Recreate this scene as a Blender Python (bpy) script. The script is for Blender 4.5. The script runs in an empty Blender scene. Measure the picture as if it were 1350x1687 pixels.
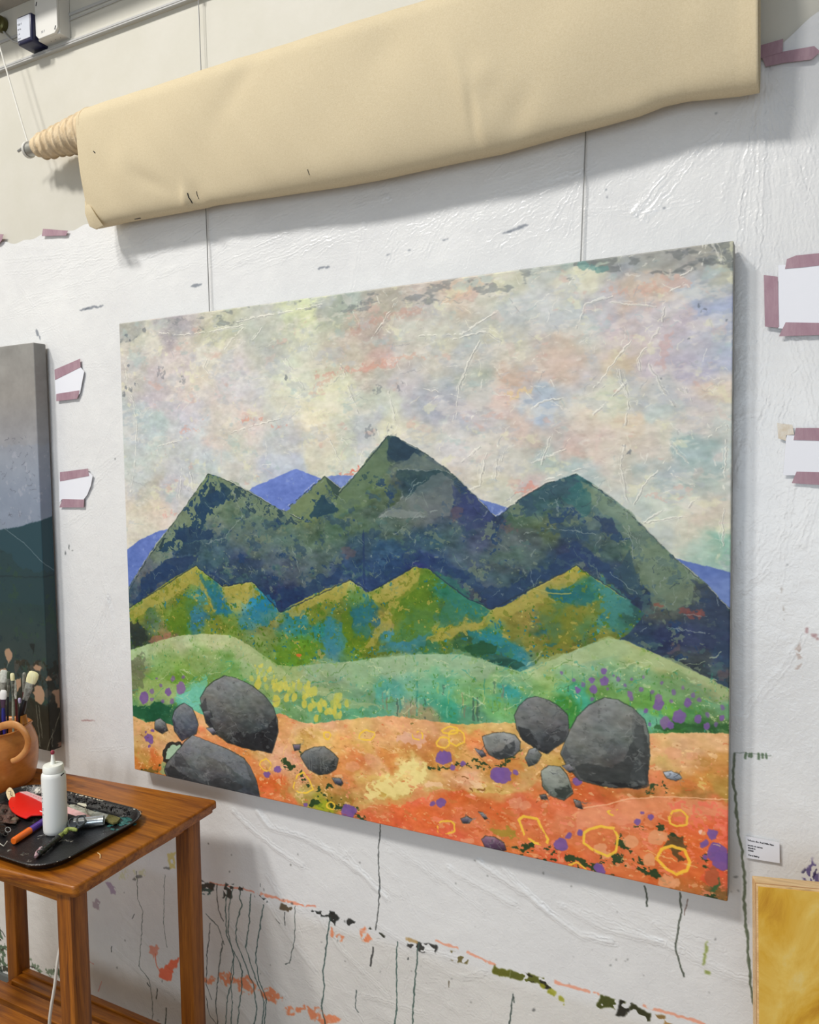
import bpy, bmesh, math, random
from mathutils import Vector, Matrix
from mathutils.bvhtree import BVHTree
# ---------------------------------------------------------------- camera model shared by camera and measurements
import numpy as np
BZ = 0.93                                   # height of the big painting's lower edge above the floor
CAM = (1.6394, -1.5708, 0.8204 + BZ); YAW, PITCH, ROLL, FPX = -0.4705, -0.0562, -0.0142, 1275.2
PW, PH, PY = 1.524, 1.2192, -0.05           # big painting: width, height, distance of its face from the wall
def cam_axes():
    cy, sy = math.cos(YAW), math.sin(YAW); cp, sp = math.cos(PITCH), math.sin(PITCH)
    f = np.array([sy*cp, cy*cp, sp]); r = np.array([cy, -sy, 0.0]); u = np.cross(r, f)
    cr, sr = math.cos(ROLL), math.sin(ROLL)
    return cr*r + sr*u, -sr*r + cr*u, f
AX_R, AX_U, AX_F = cam_axes(); CP = np.array(CAM)
def at(px, py, Y=None, Z=None, X=None):
    """the real-world point a measured photo position stands for, on the plane Y=, Z= or X="""
    v = (px-675.0)/FPX*AX_R - (py-843.5)/FPX*AX_U + AX_F
    t = (Z-CP[2])/v[2] if Z is not None else (X-CP[0])/v[0] if X is not None else (Y-CP[1])/v[1]
    return CP + t*v
# ---------------------------------------------------------------- a small painting kit: colour and relief as numpy arrays
def _w(n, cell):
    t = (np.arange(n)/cell).astype(np.float32); i = t.astype(int); f = t-i; f2 = f*f; f3 = f2*f
    return i, ((1-f)**3/6, (3*f3-6*f2+4)/6, (-3*f3+3*f2+3*f+1)/6, f3/6)
def noise(h, w, cy, cx, seed):
    r = np.random.RandomState(seed); rows, cols = int(h/cy)+5, int(w/cx)+5; G = r.random_sample((rows, cols)).astype(np.float32)*3.8-1.9
    i, q = _w(w, cx); A = G[:, i]*q[0]
    for k in (1, 2, 3): A += G[:, i+k]*q[k]
    i, q = _w(h, cy); B = A[i]*q[0][:, None]
    for k in (1, 2, 3): B += A[i+k]*q[k][:, None]
    return B
def fbm(h, w, cy, cx, seed, octv=4, gain=.55):
    o = np.zeros((h, w), np.float32); a = 1; s = 0
    for k in range(octv):
        if k and min(cy, cx) < 1.6: break
        o += a*noise(h, w, cy, cx, seed+k*17); s += a*a; a *= gain; cy /= 2; cx /= 2
    return o/math.sqrt(s)
def ss(a, b, x):
    t = np.clip((x-a)/(b-a), 0, 1); return t*t*(3-2*t)
def blur3(m):
    m = np.pad(m, 1, mode='edge')
    m = (m[:-2]+m[1:-1]*2+m[2:])/4
    return (m[:, :-2]+m[:, 1:-1]*2+m[:, 2:])/4
class Canvas:
    def __init__(s, x0, x1, z0, z1, Y, ppm, seed):
        s.x0, s.x1, s.z0, s.z1, s.Y = x0, x1, z0, z1, Y
        s.w, s.h = int(round((x1-x0)*ppm)), int(round((z1-z0)*ppm)); s.ppm = ppm
        s.rgb = np.zeros((s.h, s.w, 3), np.float32); s.hgt = np.zeros((s.h, s.w), np.float32)
        k = ppm/1000
        s.jf = [fbm(s.h, s.w, 7*k, 7*k, seed+1, 3), fbm(s.h, s.w, 7*k, 7*k, seed+2, 3)]
        s.jm = [fbm(s.h, s.w, 34*k, 34*k, seed+3, 3), fbm(s.h, s.w, 34*k, 34*k, seed+4, 3)]
        s.seed = seed; s.k = k
        s.grain = fbm(s.h, s.w, 5*k, 9*k, seed+5, 3)
        s.mott = fbm(s.h, s.w, 26*k, 30*k, seed+6, 5, .7)
        s.big = fbm(s.h, s.w, 120*k, 140*k, seed+7, 4)
    def pt(s, px, py):
        q = at(px, py, Y=s.Y); return ((q[0]-s.x0)*s.ppm, (s.z1-(q[2]-BZ))*s.ppm)
    def pts(s, L): return np.array([s.pt(*q[:2]) for q in L], np.float32)
    def box(s, P, m):
        a = np.floor(P.min(0)-m).astype(int); b = np.ceil(P.max(0)+m).astype(int)
        return max(a[1], 0), min(b[1], s.h), max(a[0], 0), min(b[0], s.w)
    def inside(s, P, y0, y1, x0, x1, jag, jm):
        Y, X = np.mgrid[y0:y1, x0:x1].astype(np.float32)
        X = X + jag*s.jf[0][y0:y1, x0:x1] + jm*s.jm[0][y0:y1, x0:x1]
        Y = Y + jag*s.jf[1][y0:y1, x0:x1] + jm*s.jm[1][y0:y1, x0:x1]
        m = np.zeros(X.shape, bool)
        for (ax, ay), (bx, by) in zip(P, np.roll(P, -1, 0)):
            if ay == by: continue
            c = ((ay > Y) != (by > Y)); m ^= c & (X < (bx-ax)*(Y-ay)/(by-ay)+ax)
        return blur3(m.astype(np.float32))
    def mask(s, L, jag=.8, jm=.0):
        P = s.pts(L); y0, y1, x0, x1 = s.box(P, 4+2*(jag+jm))
        if y1 <= y0 or x1 <= x0: return None
        return (slice(y0, y1), slice(x0, x1)), s.inside(P, y0, y1, x0, x1, jag*s.k*1.15, jm*s.k*2)
    def lay(s, sl, m, col, hgt=0.0):
        s.rgb[sl] += (np.asarray(col, np.float32)/255 - s.rgb[sl])*m[..., None]
        if hgt: s.hgt[sl] += hgt*m
    def fill(s, L, col, jag=.8, jm=0., a=1., hgt=.0, var=0.):
        r = s.mask(L, jag, jm)
        if r is None: return None
        sl, m = r; c = np.asarray(col, np.float32)
        if var: c = c + var*s.mott[sl][..., None]
        s.lay(sl, m*a, c, hgt); return sl, m
    def patch(s, region, col, t, seed, cell=30, a=1., soft=.12, asp=1., hgt=0.):
        """paint scraped over a region so that it catches only in places"""
        sl, m = region; h, w = m.shape; k = s.k
        n = fbm(h, w, cell*k, cell*k*asp, s.seed+seed, 5, .72)
        s.lay(sl, m*a*ss(t, t+soft, n), col, hgt)
    def line(s, L, col, w, a=1., hgt=0., wob=1., dash=0.):
        P = s.pts(L); y0, y1, x0, x1 = s.box(P, 3*w*s.k+4)
        if y1 <= y0 or x1 <= x0: return
        Y, X = np.mgrid[y0:y1, x0:x1].astype(np.float32); sl = (slice(y0, y1), slice(x0, x1))
        X = X+wob*s.k*s.jf[0][sl]; Y = Y+wob*s.k*s.jf[1][sl]; d = np.full(X.shape, 1e9, np.float32)
        for (ax, ay), (bx, by) in zip(P[:-1], P[1:]):
            vx, vy = bx-ax, by-ay; t = np.clip(((X-ax)*vx+(Y-ay)*vy)/max(vx*vx+vy*vy, 1e-6), 0, 1)
            d = np.minimum(d, np.hypot(X-ax-t*vx, Y-ay-t*vy))
        ww = w*s.k/2; m = 1-ss(ww*.6, ww*1.4+.6, d)
        if dash: m = m*ss(-dash, -dash+.5, s.jf[1][sl]+s.jm[0][sl])
        if col is not None: s.lay(sl, m*a, col)
        if hgt: s.hgt[sl] += hgt*m
    def blob(s, px, py, rx, ry, col, rot=0., jag=1.2, a=1., hgt=0., n=14, var=.12, sd=0):
        r = random.Random(int(px*7+py*13)+sd); L = []
        for i in range(n):
            t = 2*math.pi*i/n; q = 1+r.uniform(-var, var); x, y = rx*q*math.cos(t), ry*q*math.sin(t)
            L.append((px+x*math.cos(rot)-y*math.sin(rot), py+x*math.sin(rot)+y*math.cos(rot)))
        return s.fill(L, col, jag, 0, a, hgt)
    def ring(s, L, col, w, a=1., hgt=0.): s.line(list(L)+[L[0]], col, w*1.1, a, hgt, .9, 1.1)
    def oval(s, px, py, rx, ry, col, w, rot=0., a=1., n=12):
        r = random.Random(int(px*3+py)); L = []
        for i in range(n):
            t = 2*math.pi*i/n; q = 1+r.uniform(-.14, .14); x, y = rx*q*math.cos(t), ry*q*math.sin(t)
            L.append((px+x*math.cos(rot)-y*math.sin(rot), py+x*math.sin(rot)+y*math.cos(rot)))
        s.ring(L, col, w, a, .25)
def scatter(cv, pts, power=3.2):
    """smooth colour field through given colour samples"""
    gh, gw = 110, 138; P = cv.pts([q[:2] for q in pts]); C = np.array([q[2] for q in pts], np.float32)
    ys, xs = np.mgrid[0:gh, 0:gw]; X = xs/(gw-1)*cv.w; Y = ys/(gh-1)*cv.h
    acc = np.zeros((gh, gw, 3)); ws = np.zeros((gh, gw))
    for (x, y), c in zip(P, C):
        w = 1/((X-x)**2+((Y-y)*1.25)**2+200)**(power/2); acc += w[..., None]*c; ws += w
    G = acc/ws[..., None]; out = np.zeros((cv.h, cv.w, 3), np.float32)
    ty = np.linspace(0, gh-1.001, cv.h); tx = np.linspace(0, gw-1.001, cv.w)
    iy, ix = ty.astype(int), tx.astype(int); fy, fx = (ty-iy)[:, None, None], (tx-ix)[None, :, None]
    iy = iy[:, None]; ix = ix[None]
    out = (G[iy, ix]*(1-fy)+G[iy+1, ix]*fy)*(1-fx)+(G[iy, ix+1]*(1-fy)+G[iy+1, ix+1]*fy)*fx
    return out.astype(np.float32)
def warp(img, dx, dy):
    h, w = img.shape[:2]; Y, X = np.mgrid[0:h, 0:w]
    return img[np.clip((Y+dy).astype(int), 0, h-1), np.clip((X+dx).astype(int), 0, w-1)]
# ---------------------------------------------------------------- camera, world, lights, exposure
S = bpy.context.scene; COL = S.collection
cam = bpy.data.cameras.new('camera'); co = bpy.data.objects.new('camera', cam); COL.objects.link(co); S.camera = co
cam.sensor_fit = 'HORIZONTAL'; cam.sensor_width = 36.0; cam.lens = FPX/1350*36; cam.clip_start = .02
M = Matrix([[AX_R[i], AX_U[i], -AX_F[i], CAM[i]] for i in range(3)]+[[0, 0, 0, 1]]); co.matrix_world = M
wd = bpy.data.worlds.new('studio_daylight'); S.world = wd; wd.use_nodes = True
bg = wd.node_tree.nodes['Background']; bg.inputs[0].default_value = (.93, .97, 1.0, 1); bg.inputs[1].default_value = .33
def area(name, loc, target, power, sx, sy, col):
    l = bpy.data.lights.new(name, 'AREA'); l.shape = 'RECTANGLE'; l.size = sx; l.size_y = sy; l.energy = power; l.color = col
    o = bpy.data.objects.new(name, l); COL.objects.link(o); o.location = loc
    o.rotation_euler = (Vector(target)-Vector(loc)).to_track_quat('-Z', 'Y').to_euler(); return o
area('high_ceiling_lamp', (-1.85, -3.75, BZ+5.25), (.5, 0, BZ+.6), 192, .6, .6, (1, .975, .93))
area('high_ceiling_lamp_inner', (-.55, -3.95, BZ+5.25), (.5, 0, BZ+.6), 120, .6, .6, (1, .975, .93))
area('studio_window', (1.2, -4.1, 1.55), (.9, 0, 1.35), 38, 3.4, 1.5, (.74, .87, 1))
S.view_settings.view_transform = 'Standard'; S.view_settings.look = 'None'; S.view_settings.gamma = 1.0
S.view_settings.use_curve_mapping = False; S.view_settings.exposure = 0.0
# ---------------------------------------------------------------- mesh and material helpers
def lin(c): return tuple((v/255/12.92 if v/255 <= .04045 else ((v/255+.055)/1.055)**2.4) for v in c[:3])+(1.0,)
def mat(name, col, rough=.5, metal=0., spec=.5, col2=None, scale=40., bump=0., bscale=200., stretch=(1, 1, 1), coat=0., detail=4., thr=(.35, .65), trans=0., alpha=1.):
    m = bpy.data.materials.new(name); m.use_nodes = True; nt = m.node_tree; b = nt.nodes['Principled BSDF']
    b.inputs['Base Color'].default_value = lin(col); b.inputs['Roughness'].default_value = rough; b.inputs['Metallic'].default_value = metal
    b.inputs['Specular IOR Level'].default_value = spec; b.inputs['Coat Weight'].default_value = coat; b.inputs['Transmission Weight'].default_value = trans; b.inputs['Alpha'].default_value = alpha
    tc = nt.nodes.new('ShaderNodeTexCoord'); mp = nt.nodes.new('ShaderNodeMapping'); mp.inputs['Scale'].default_value = stretch; nt.links.new(tc.outputs['Object'], mp.inputs[0])
    if col2:
        n = nt.nodes.new('ShaderNodeTexNoise'); n.inputs['Scale'].default_value = scale; n.inputs['Detail'].default_value = detail; n.inputs['Roughness'].default_value = .65
        r = nt.nodes.new('ShaderNodeValToRGB'); r.color_ramp.elements[0].position = thr[0]; r.color_ramp.elements[1].position = thr[1]
        r.color_ramp.elements[0].color = lin(col); r.color_ramp.elements[1].color = lin(col2)
        nt.links.new(mp.outputs[0], n.inputs[0]); nt.links.new(n.outputs[0], r.inputs[0]); nt.links.new(r.outputs[0], b.inputs['Base Color'])
    if bump:
        n = nt.nodes.new('ShaderNodeTexNoise'); n.inputs['Scale'].default_value = bscale; n.inputs['Detail'].default_value = 5
        u = nt.nodes.new('ShaderNodeBump'); u.inputs['Strength'].default_value = bump; u.inputs['Distance'].default_value = .002
        nt.links.new(mp.outputs[0], n.inputs[0]); nt.links.new(n.outputs[0], u.inputs['Height']); nt.links.new(u.outputs[0], b.inputs['Normal'])
    return m
def wood(name, axis, c1=(176, 106, 22), c2=(106, 52, 4), c3=(146, 82, 10), rough=.4):
    m = bpy.data.materials.new(name); m.use_nodes = True; nt = m.node_tree; b = nt.nodes['Principled BSDF']; L = nt.links.new
    tc = nt.nodes.new('ShaderNodeTexCoord'); mp = nt.nodes.new('ShaderNodeMapping'); sc = [1., 1., 1.]; sc[axis] = .055; mp.inputs['Scale'].default_value = sc
    L(tc.outputs['Object'], mp.inputs[0])
    n1 = nt.nodes.new('ShaderNodeTexNoise'); n1.inputs['Scale'].default_value = 55; n1.inputs['Detail'].default_value = 8; n1.inputs['Roughness'].default_value = .7; n1.inputs['Distortion'].default_value = .5
    n2 = nt.nodes.new('ShaderNodeTexNoise'); n2.inputs['Scale'].default_value = 420; n2.inputs['Detail'].default_value = 3
    L(mp.outputs[0], n1.inputs[0]); L(mp.outputs[0], n2.inputs[0])
    r = nt.nodes.new('ShaderNodeValToRGB'); e = r.color_ramp.elements; e[0].position = .34; e[0].color = lin(c2); e[1].position = .62; e[1].color = lin(c1); k = e.new(.47); k.color = lin(c3)
    L(n1.outputs[0], r.inputs[0]); mx = nt.nodes.new('ShaderNodeMixRGB'); mx.blend_type = 'MULTIPLY'; mx.inputs[0].default_value = .35
    r2 = nt.nodes.new('ShaderNodeValToRGB'); r2.color_ramp.elements[0].position = .3; r2.color_ramp.elements[0].color = (.35, .3, .25, 1); r2.color_ramp.elements[1].position = .55
    L(n2.outputs[0], r2.inputs[0]); L(r.outputs[0], mx.inputs[1]); L(r2.outputs[0], mx.inputs[2]); L(mx.outputs[0], b.inputs['Base Color'])
    b.inputs['Roughness'].default_value = rough; b.inputs['Specular IOR Level'].default_value = .45
    u = nt.nodes.new('ShaderNodeBump'); u.inputs['Strength'].default_value = .15; u.inputs['Distance'].default_value = .001; L(n2.outputs[0], u.inputs['Height']); L(u.outputs[0], b.inputs['Normal'])
    return m
def make_image(name, arr, linear=False):
    h, w = arr.shape[:2]; im = bpy.data.images.new(name, w, h, float_buffer=linear, is_data=linear)
    px = np.ones((h, w, 4), np.float32); px[..., :3] = arr if arr.ndim == 3 else arr[..., None]
    im.pixels.foreach_set(np.ascontiguousarray(px[::-1]).ravel()); im.update(); im.pack(); return im
def paint_mat(name, cv, rough=.5, bump=.6, dist=.0016, spec=.4, extra=None, scale=1.):
    m = bpy.data.materials.new(name); m.use_nodes = True; nt = m.node_tree; b = nt.nodes['Principled BSDF']; L = nt.links.new
    t = nt.nodes.new('ShaderNodeTexImage'); t.image = make_image(name+'_colour', np.clip(cv.rgb, 0, 1)); t.extension = 'EXTEND'; L(t.outputs[0], b.inputs['Base Color'])
    b.inputs['Roughness'].default_value = rough; b.inputs['Specular IOR Level'].default_value = spec
    hgt = None
    if bump:
        t2 = nt.nodes.new('ShaderNodeTexImage'); t2.image = make_image(name+'_relief', np.clip(cv.hgt*scale, -4, 4)*.12+.5, True); t2.image.colorspace_settings.name = 'Non-Color'; t2.extension = 'EXTEND'
        u = nt.nodes.new('ShaderNodeBump'); u.inputs['Strength'].default_value = bump; u.inputs['Distance'].default_value = dist; L(t2.outputs[0], u.inputs['Height']); L(u.outputs[0], b.inputs['Normal']); hgt = u
    if extra:
        tc = nt.nodes.new('ShaderNodeTexCoord'); n = nt.nodes.new('ShaderNodeTexNoise'); n.inputs['Scale'].default_value = extra[0]; n.inputs['Detail'].default_value = 4; n.inputs['Distortion'].default_value = extra[2] if len(extra) > 2 else 0
        L(tc.outputs['Object'], n.inputs[0]); u2 = nt.nodes.new('ShaderNodeBump'); u2.inputs['Strength'].default_value = extra[1]; u2.inputs['Distance'].default_value = .0015; L(n.outputs[0], u2.inputs['Height'])
        if hgt: L(hgt.outputs[0], u2.inputs['Normal'])
        L(u2.outputs[0], b.inputs['Normal'])
    return m
ORG = {}
def link_obj(name, bm, m, parent=None, smooth=False, at_origin=False):
    if bm.verts: bmesh.ops.recalc_face_normals(bm, faces=bm.faces)
    if parent is None:
        if at_origin: o3 = Vector((0, 0, 0))
        else:
            xs = [v.co for v in bm.verts]; o3 = Vector(((min(v.x for v in xs)+max(v.x for v in xs))/2, (min(v.y for v in xs)+max(v.y for v in xs))/2, min(v.z for v in xs)))
    else: o3 = ORG[parent.name]
    bmesh.ops.translate(bm, vec=-o3, verts=bm.verts)
    me = bpy.data.meshes.new(name); bm.to_mesh(me); bm.free()
    if isinstance(m, (list, tuple)):
        for q in m: me.materials.append(q)
    else: me.materials.append(m)
    if smooth:
        for p in me.polygons: p.use_smooth = True
        if smooth != 'all':
            try: me.set_sharp_from_angle(angle=math.radians(38))
            except Exception: pass
    o = bpy.data.objects.new(name, me); COL.objects.link(o); ORG[o.name] = o3
    if parent is None: o.location = o3
    else: o.parent = parent
    return o
def tag(o, label, cat=None, group=None, kind=None):
    if label: o['label'] = label
    if cat: o['category'] = cat
    if group: o['group'] = group
    if kind: o['kind'] = kind
    return o
def thing(name, label, cat, loc, group=None):
    o = bpy.data.objects.new(name, None); COL.objects.link(o); o.location = loc; o.empty_display_size = .05; ORG[o.name] = Vector(loc); return tag(o, label, cat, group)
def box(x0, x1, y0, y1, z0, z1, bev=0., seg=2, bm=None):
    bm = bm or bmesh.new(); r = bmesh.ops.create_cube(bm, size=1); vs = r['verts']
    for v in vs: v.co = Vector(((x0+x1)/2+v.co.x*(x1-x0), (y0+y1)/2+v.co.y*(y1-y0), (z0+z1)/2+v.co.z*(z1-z0)))
    if bev: bmesh.ops.bevel(bm, geom=list({e for v in vs for e in v.link_edges}), offset=bev, segments=seg, profile=.5, affect='EDGES')
    return bm
def obox(c, ux, uy, uz, hx, hy, hz, bev=0., bm=None):
    """box at centre c with half sizes along three given axes"""
    b2 = bmesh.new(); bmesh.ops.create_cube(b2, size=2)
    for v in b2.verts: v.co = Vector((v.co.x*hx, v.co.y*hy, v.co.z*hz))
    if bev: bmesh.ops.bevel(b2, geom=list(b2.edges), offset=bev, segments=2, profile=.5, affect='EDGES')
    R = Matrix([[ux[i], uy[i], uz[i]] for i in range(3)])
    for v in b2.verts: v.co = R @ v.co+Vector(c)
    return b2
def prism(P, n, thick, bev=0., seg=1):
    """flat outline P (world points) thickened along n"""
    bm = bmesh.new(); n = Vector(n); a = [bm.verts.new(Vector(p)) for p in P]; f = bm.faces.new(a)
    r = bmesh.ops.extrude_face_region(bm, geom=[f]); vs = [g for g in r['geom'] if isinstance(g, bmesh.types.BMVert)]; bmesh.ops.translate(bm, vec=n*thick, verts=vs)
    if bev: bmesh.ops.bevel(bm, geom=list(bm.edges), offset=bev, segments=seg, profile=.5, affect='EDGES')
    return bm
def lathe(prof, origin=(0, 0, 0), axis=(0, 0, 1), n=32, bm=None, squash=None, cap=True):
    bm = bm or bmesh.new(); ax = Vector(axis).normalized(); q = ax.to_track_quat('Z', 'Y'); o = Vector(origin); rings = []
    for r, z in prof:
        ring = []
        for i in range(n):
            t = 2*math.pi*i/n; v = Vector((r*math.cos(t), r*math.sin(t)*(squash or 1), z)); ring.append(bm.verts.new(o+q @ v))
        rings.append(ring)
    for a, b in zip(rings[:-1], rings[1:]):
        for i in range(n): bm.faces.new((a[i], a[(i+1) % n], b[(i+1) % n], b[i]))
    if cap:
        for ring in (rings[0], rings[-1]):
            try: bm.faces.new(ring)
            except ValueError: pass
    return bm
def tube(path, rad, n=10, bm=None, closed=False, flat=1., up=None):
    bm = bm or bmesh.new(); P = [Vector(p) for p in path]; m = len(P); rad = rad if isinstance(rad, (list, tuple)) else [rad]*m
    T = [((P[(i+1) % m] if (closed or i < m-1) else P[i])-(P[i-1] if (closed or i > 0) else P[i])).normalized() for i in range(m)]
    N = Vector(up) if up else (Vector((0, 0, 1)) if abs(T[0].z) < .9 else Vector((1, 0, 0))); rings = []
    for i in range(m):
        N = (N-T[i]*N.dot(T[i])).normalized(); B = T[i].cross(N)
        rings.append([bm.verts.new(P[i]+(N*math.cos(2*math.pi*k/n)*flat+B*math.sin(2*math.pi*k/n))*rad[i]) for k in range(n)])
    for i in range(m if closed else m-1):
        a, b = rings[i], rings[(i+1) % m]
        for k in range(n): bm.faces.new((a[k], a[(k+1) % n], b[(k+1) % n], b[k]))
    if not closed: bm.faces.new(rings[0]); bm.faces.new(rings[-1])
    return bm
def smooth_path(P, n=6):
    P = [Vector(p) for p in P]; out = []
    for i in range(len(P)-1):
        a, b, c, d = P[max(i-1, 0)], P[i], P[i+1], P[min(i+2, len(P)-1)]
        for k in range(n):
            t = k/n; out.append(.5*((2*b)+(c-a)*t+(2*a-5*b+4*c-d)*t*t+(3*b-a-3*c+d)*t**3))
    out.append(P[-1]); return out
def W(px, py, **k): return Vector(at(px, py, **k))
def text(body, loc, size, m, parent, name='lettering', xdir=(1, 0, 0), up=(0, 0, 1), align='LEFT', bold=0.):
    cu = bpy.data.curves.new(name, 'FONT'); cu.body = body; cu.size = size; cu.extrude = .00012; cu.align_x = align; cu.offset = bold
    tmp = bpy.data.objects.new('tmp', cu); me = bpy.data.meshes.new_from_object(tmp); bpy.data.objects.remove(tmp)
    x = Vector(xdir).normalized(); u = Vector(up).normalized(); n = x.cross(u); R = Matrix([[x[i], u[i], n[i]] for i in range(3)])
    for v in me.vertices: v.co = R @ v.co+Vector(loc)-ORG[parent.name]
    me.materials.append(m); o = bpy.data.objects.new(name, me); COL.objects.link(o); o.parent = parent; ORG[o.name] = ORG[parent.name]; return o
random.seed(7)
# ---------------------------------------------------------------- materials
WHITE = mat('wall_paint', (200, 196, 183), .6, col2=(205, 201, 190), scale=6, bump=.12, bscale=90)
GREYP = mat('skirting_paint', (92, 96, 94), .6); CEIL = mat('ceiling_paint', (176, 172, 164), .8)
FLOOR = mat('floor_boards', (158, 138, 116), .6, col2=(132, 112, 92), scale=9, stretch=(.2, 2, 1))
PLAST = mat('white_plastic', (216, 214, 208), .45, bump=.05, bscale=60); PLASTW = mat('bottle_plastic', (236, 236, 232), .32, spec=.5)
NAVY = mat('navy_plastic', (20, 24, 62), .35); PAPER = mat('white_paper', (232, 233, 240), .7, bump=.08, bscale=30); INK = mat('black_ink', (30, 30, 34), .6); GREYINK = mat('grey_ink', (120, 122, 128), .6)
MAUVE = mat('mauve_masking_tape', (156, 122, 135), .6, col2=(172, 142, 152), scale=60, bump=.25, bscale=220, stretch=(1, 1, .3))
BEIGET = mat('beige_tape_residue', (206, 192, 170), .6, col2=(224, 218, 208), scale=70)
ALU = mat('aluminium', (176, 176, 172), .35, .75); STEEL = mat('steel', (196, 200, 204), .25, .9); WIRE = mat('picture_wire', (150, 150, 148), .4, .3); RAILM = mat('rail_enamel', (178, 178, 176), .4); STRING = mat('white_string', (226, 224, 216), .7)
CLOTH = mat('raw_canvas', (214, 199, 168), .85, col2=(206, 190, 157), scale=320, bump=.3, bscale=900, spec=.2); CLOTHE = mat('canvas_edges', (206, 182, 146), .9, col2=(226, 206, 174), scale=60, bump=.6, bscale=260, spec=.2)
WOODX = wood('teak_grain_along', 0); WOODY = wood('teak_grain_across', 1); WOODZ = wood('teak_grain_upright', 2, (160, 94, 18), (94, 46, 4), (132, 73, 9), .45)
PINE = wood('pale_pine', 0, (226, 194, 146), (196, 156, 104), (214, 180, 130), .5)
TERRA = mat('terracotta_glaze', (200, 130, 62), .28, col2=(170, 102, 44), scale=14, bump=.15, bscale=50, stretch=(1, 1, 2.2), spec=.5)
TERRAL = mat('terracotta_pale', (208, 152, 94), .35, col2=(188, 124, 64), scale=22, bump=.15, bscale=60)
TRAYM = mat('black_tray', (16, 16, 18), .32, col2=(30, 30, 33), scale=60, bump=.5, bscale=320, spec=.6)
def mottled(name, cols, scale=50, rough=.5, bump=.6, bscale=180, stretch=(1, 1, 1)):
    m = mat(name, cols[0], rough, col2=cols[1], scale=scale, bump=bump, bscale=bscale, stretch=stretch); nt = m.node_tree
    r = [n for n in nt.nodes if n.type == 'VALTORGB'][0].color_ramp; e = r.elements; n = len(cols)
    e[0].position = .32; e[1].position = .68; e[0].color = lin(cols[0]); e[1].color = lin(cols[-1])
    for i in range(1, n-1): k = e.new(.32+.36*i/(n-1)); k.color = lin(cols[i])
    return m
# ---------------------------------------------------------------- the setting
def struct(name, bm, m, label=None): return tag(link_obj(name, bm, m, at_origin=True), label, None, None, 'structure')
ZC = BZ+5.6
struct('wall_back', box(-3.2, 3.4, 0, .12, 0, ZC), WHITE); struct('floor', box(-3.2, 3.4, -4.2, .12, -.1, 0), FLOOR); struct('ceiling', box(-3.2, 3.4, -4.2, .12, ZC, ZC+.1), CEIL)
struct('trim_3', box(-3.2, 3.4, -.16, 0, BZ+2.18, BZ+2.34, .002), CEIL); struct('wall_left', box(-3.3, -3.2, -4.2, .12, 0, ZC), WHITE)
struct('baseboard_back', box(-3.2, 3.4, -.014, 0, 0, .125, .003), GREYP)
rz = BZ+2.008                                                       # picture rail: a shallow channel with a lip
struct('trim_4', box(-3.2, 3.4, -.0035, 0, rz+.0005, rz+.024, .001), WHITE); bm = box(-3.2, 3.4, -.014, -.0037, rz, rz+.0045, .001); box(-3.2, 3.4, -.015, -.0128, rz+.0045, rz+.010, .0008, bm=bm)
struct('trim_1', bm, RAILM, 'slim white picture rail channel running along the top of the wall')
bm = box(-3.2, 3.4, -.004, 0, BZ+2.092, BZ+2.1, .001); struct('trim_2', bm, RAILM)
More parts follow.
